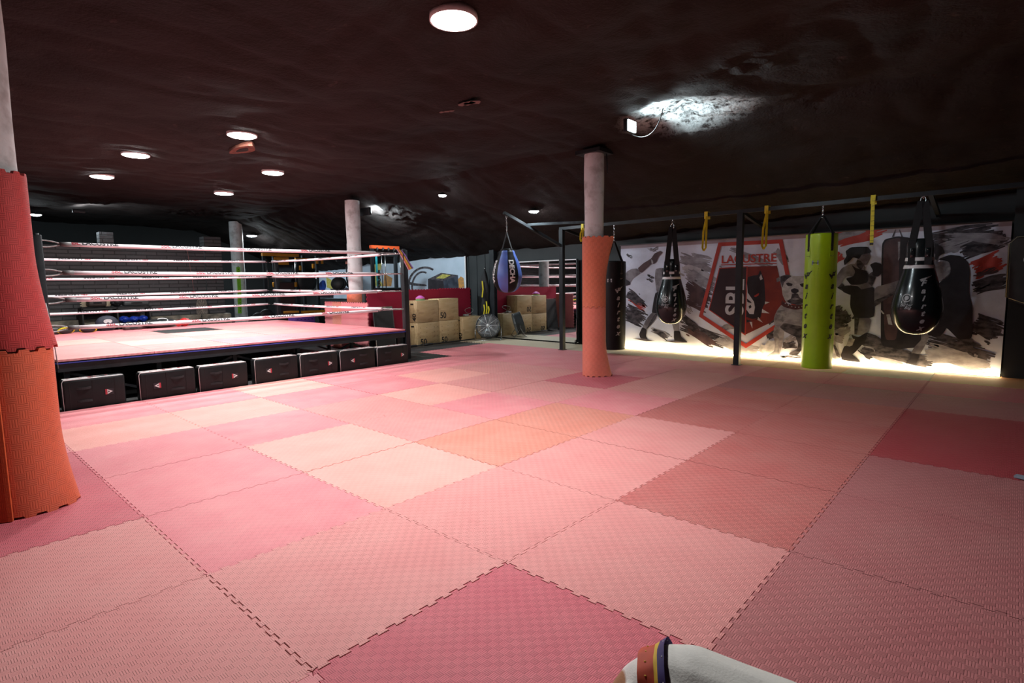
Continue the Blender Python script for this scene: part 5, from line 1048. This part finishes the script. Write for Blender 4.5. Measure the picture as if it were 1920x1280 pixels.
caps([((2.165, .395, .292), .112), ((2.21, .408, .285), .128), ((2.32, .424, .285), .124), ((2.42, .436, .284), .125), ((2.53, .442, .282), .118), ((2.60, .434, .28), .095)], 14)
caps([((2.21, .46, .28), .10), ((2.20, .35, .28), .10)], 12)                              # shoulders
caps([((2.175, .396, .30), .095), ((2.120, .375, .285), .088), ((2.096, .364, .262), .082)], 14)   # neck
caps([((2.096, .370, .272), .080), ((2.072, .352, .235), .076)], 14)                        # skull
caps([((2.058, .342, .205), .052), ((2.038, .329, .165), .044), ((2.033, .325, .15), .040)], 12)   # muzzle
for s in (-1, 1):
    caps([((2.098, .368 + .058 * s, .312), .020), ((2.078, .366 + .082 * s, .310), .017), ((2.060, .360 + .094 * s, .285), .012)], 8)  # ears
    caps([((2.19, .41 + .085 * s, .24), .062), ((2.18, .41 + .11 * s, .15), .038), ((2.175, .41 + .11 * s, .05), .030), ((2.165, .41 + .11 * s, .022), .034), ((2.135, .41 + .11 * s, .018), .026)], 10)
    caps([((2.57, .434 + .06 * s, .25), .078), ((2.54, .434 + .085 * s, .17), .050), ((2.62, .434 + .09 * s, .11), .028), ((2.60, .434 + .09 * s, .03), .026), ((2.56, .434 + .09 * s, .018), .026)], 10)
caps([((2.64, .434, .32), .022), ((2.70, .436, .30), .016), ((2.75, .44, .26), .010)], 8)
o = part(mb, 'body', dog)
rm = o.modifiers.new('skin', 'REMESH'); rm.mode = 'VOXEL'; rm.voxel_size = .008; rm.use_smooth_shade = True
sm = o.modifiers.new('smooth', 'SMOOTH'); sm.factor = .6; sm.iterations = 10
SCR = mat('scarf_red', (.50, .055, .012), .7, (.42, .04, .01), 20); SCY = mat('scarf_yellow', (.70, .45, .03), .7); SCB = mat('scarf_blue', (.03, .02, .13), .7)
mb = MB(); ax = (Vector((2.21, .41, .30)) - Vector((2.075, .352, .262))).normalized(); c0 = Vector((2.130, .379, .287)) - D0; u = ax.orthogonal().normalized(); v = ax.cross(u); n = 36
prof = [(-.034, .100), (-.012, .104), (.008, .108), (.010, .1085), (.018, .111), (.020, .112), (.040, .123)]; ms = [SCR, SCR, SCR, SCY, SCY, SCB]
R = [[mb.b.verts.new(c0 + ax * o_ + (u * math.cos(2 * PI * k / n) + v * math.sin(2 * PI * k / n)) * (r + .002 * math.sin(k * 1.7 + i))) for k in range(n)] for i, (o_, r) in enumerate(prof)]
for i in range(len(R) - 1):
    for k in range(n): mb.face([R[i][k], R[i][(k + 1) % n], R[i + 1][(k + 1) % n], R[i + 1][k]], ms[i], True)
for k in range(n):
    if k % 3 == 0: p = c0 + ax * .034 + (u * math.cos(2 * PI * (k + .5) / n) + v * math.sin(2 * PI * (k + .5) / n)) * .118; mb.sphere(p, .0025, WHT, 6)
for k in range(0, n, 2):
    p = c0 + ax * (-.012) + (u * math.cos(2 * PI * (k + .5) / n) + v * math.sin(2 * PI * (k + .5) / n)) * .103; mb.sphere(p, .0028, SCY, 6, (1.6, .8, 1))
part(mb, 'neck_scarf', dog)
for s in (-1, 1):
    mb = MB(); mb.sphere(Vector((2.021, .343 + .035 * s, .222)) - D0, .009, mat('dog_eye', (.02, .01, .008), .1), 10); part(mb, 'eye', dog)
mb = MB(); mb.sphere(Vector((2.003, .323, .150)) - D0, .018, mat('dog_nose', (.015, .012, .012), .35), 12, (.8, 1.2, .9)); part(mb, 'nose', dog)
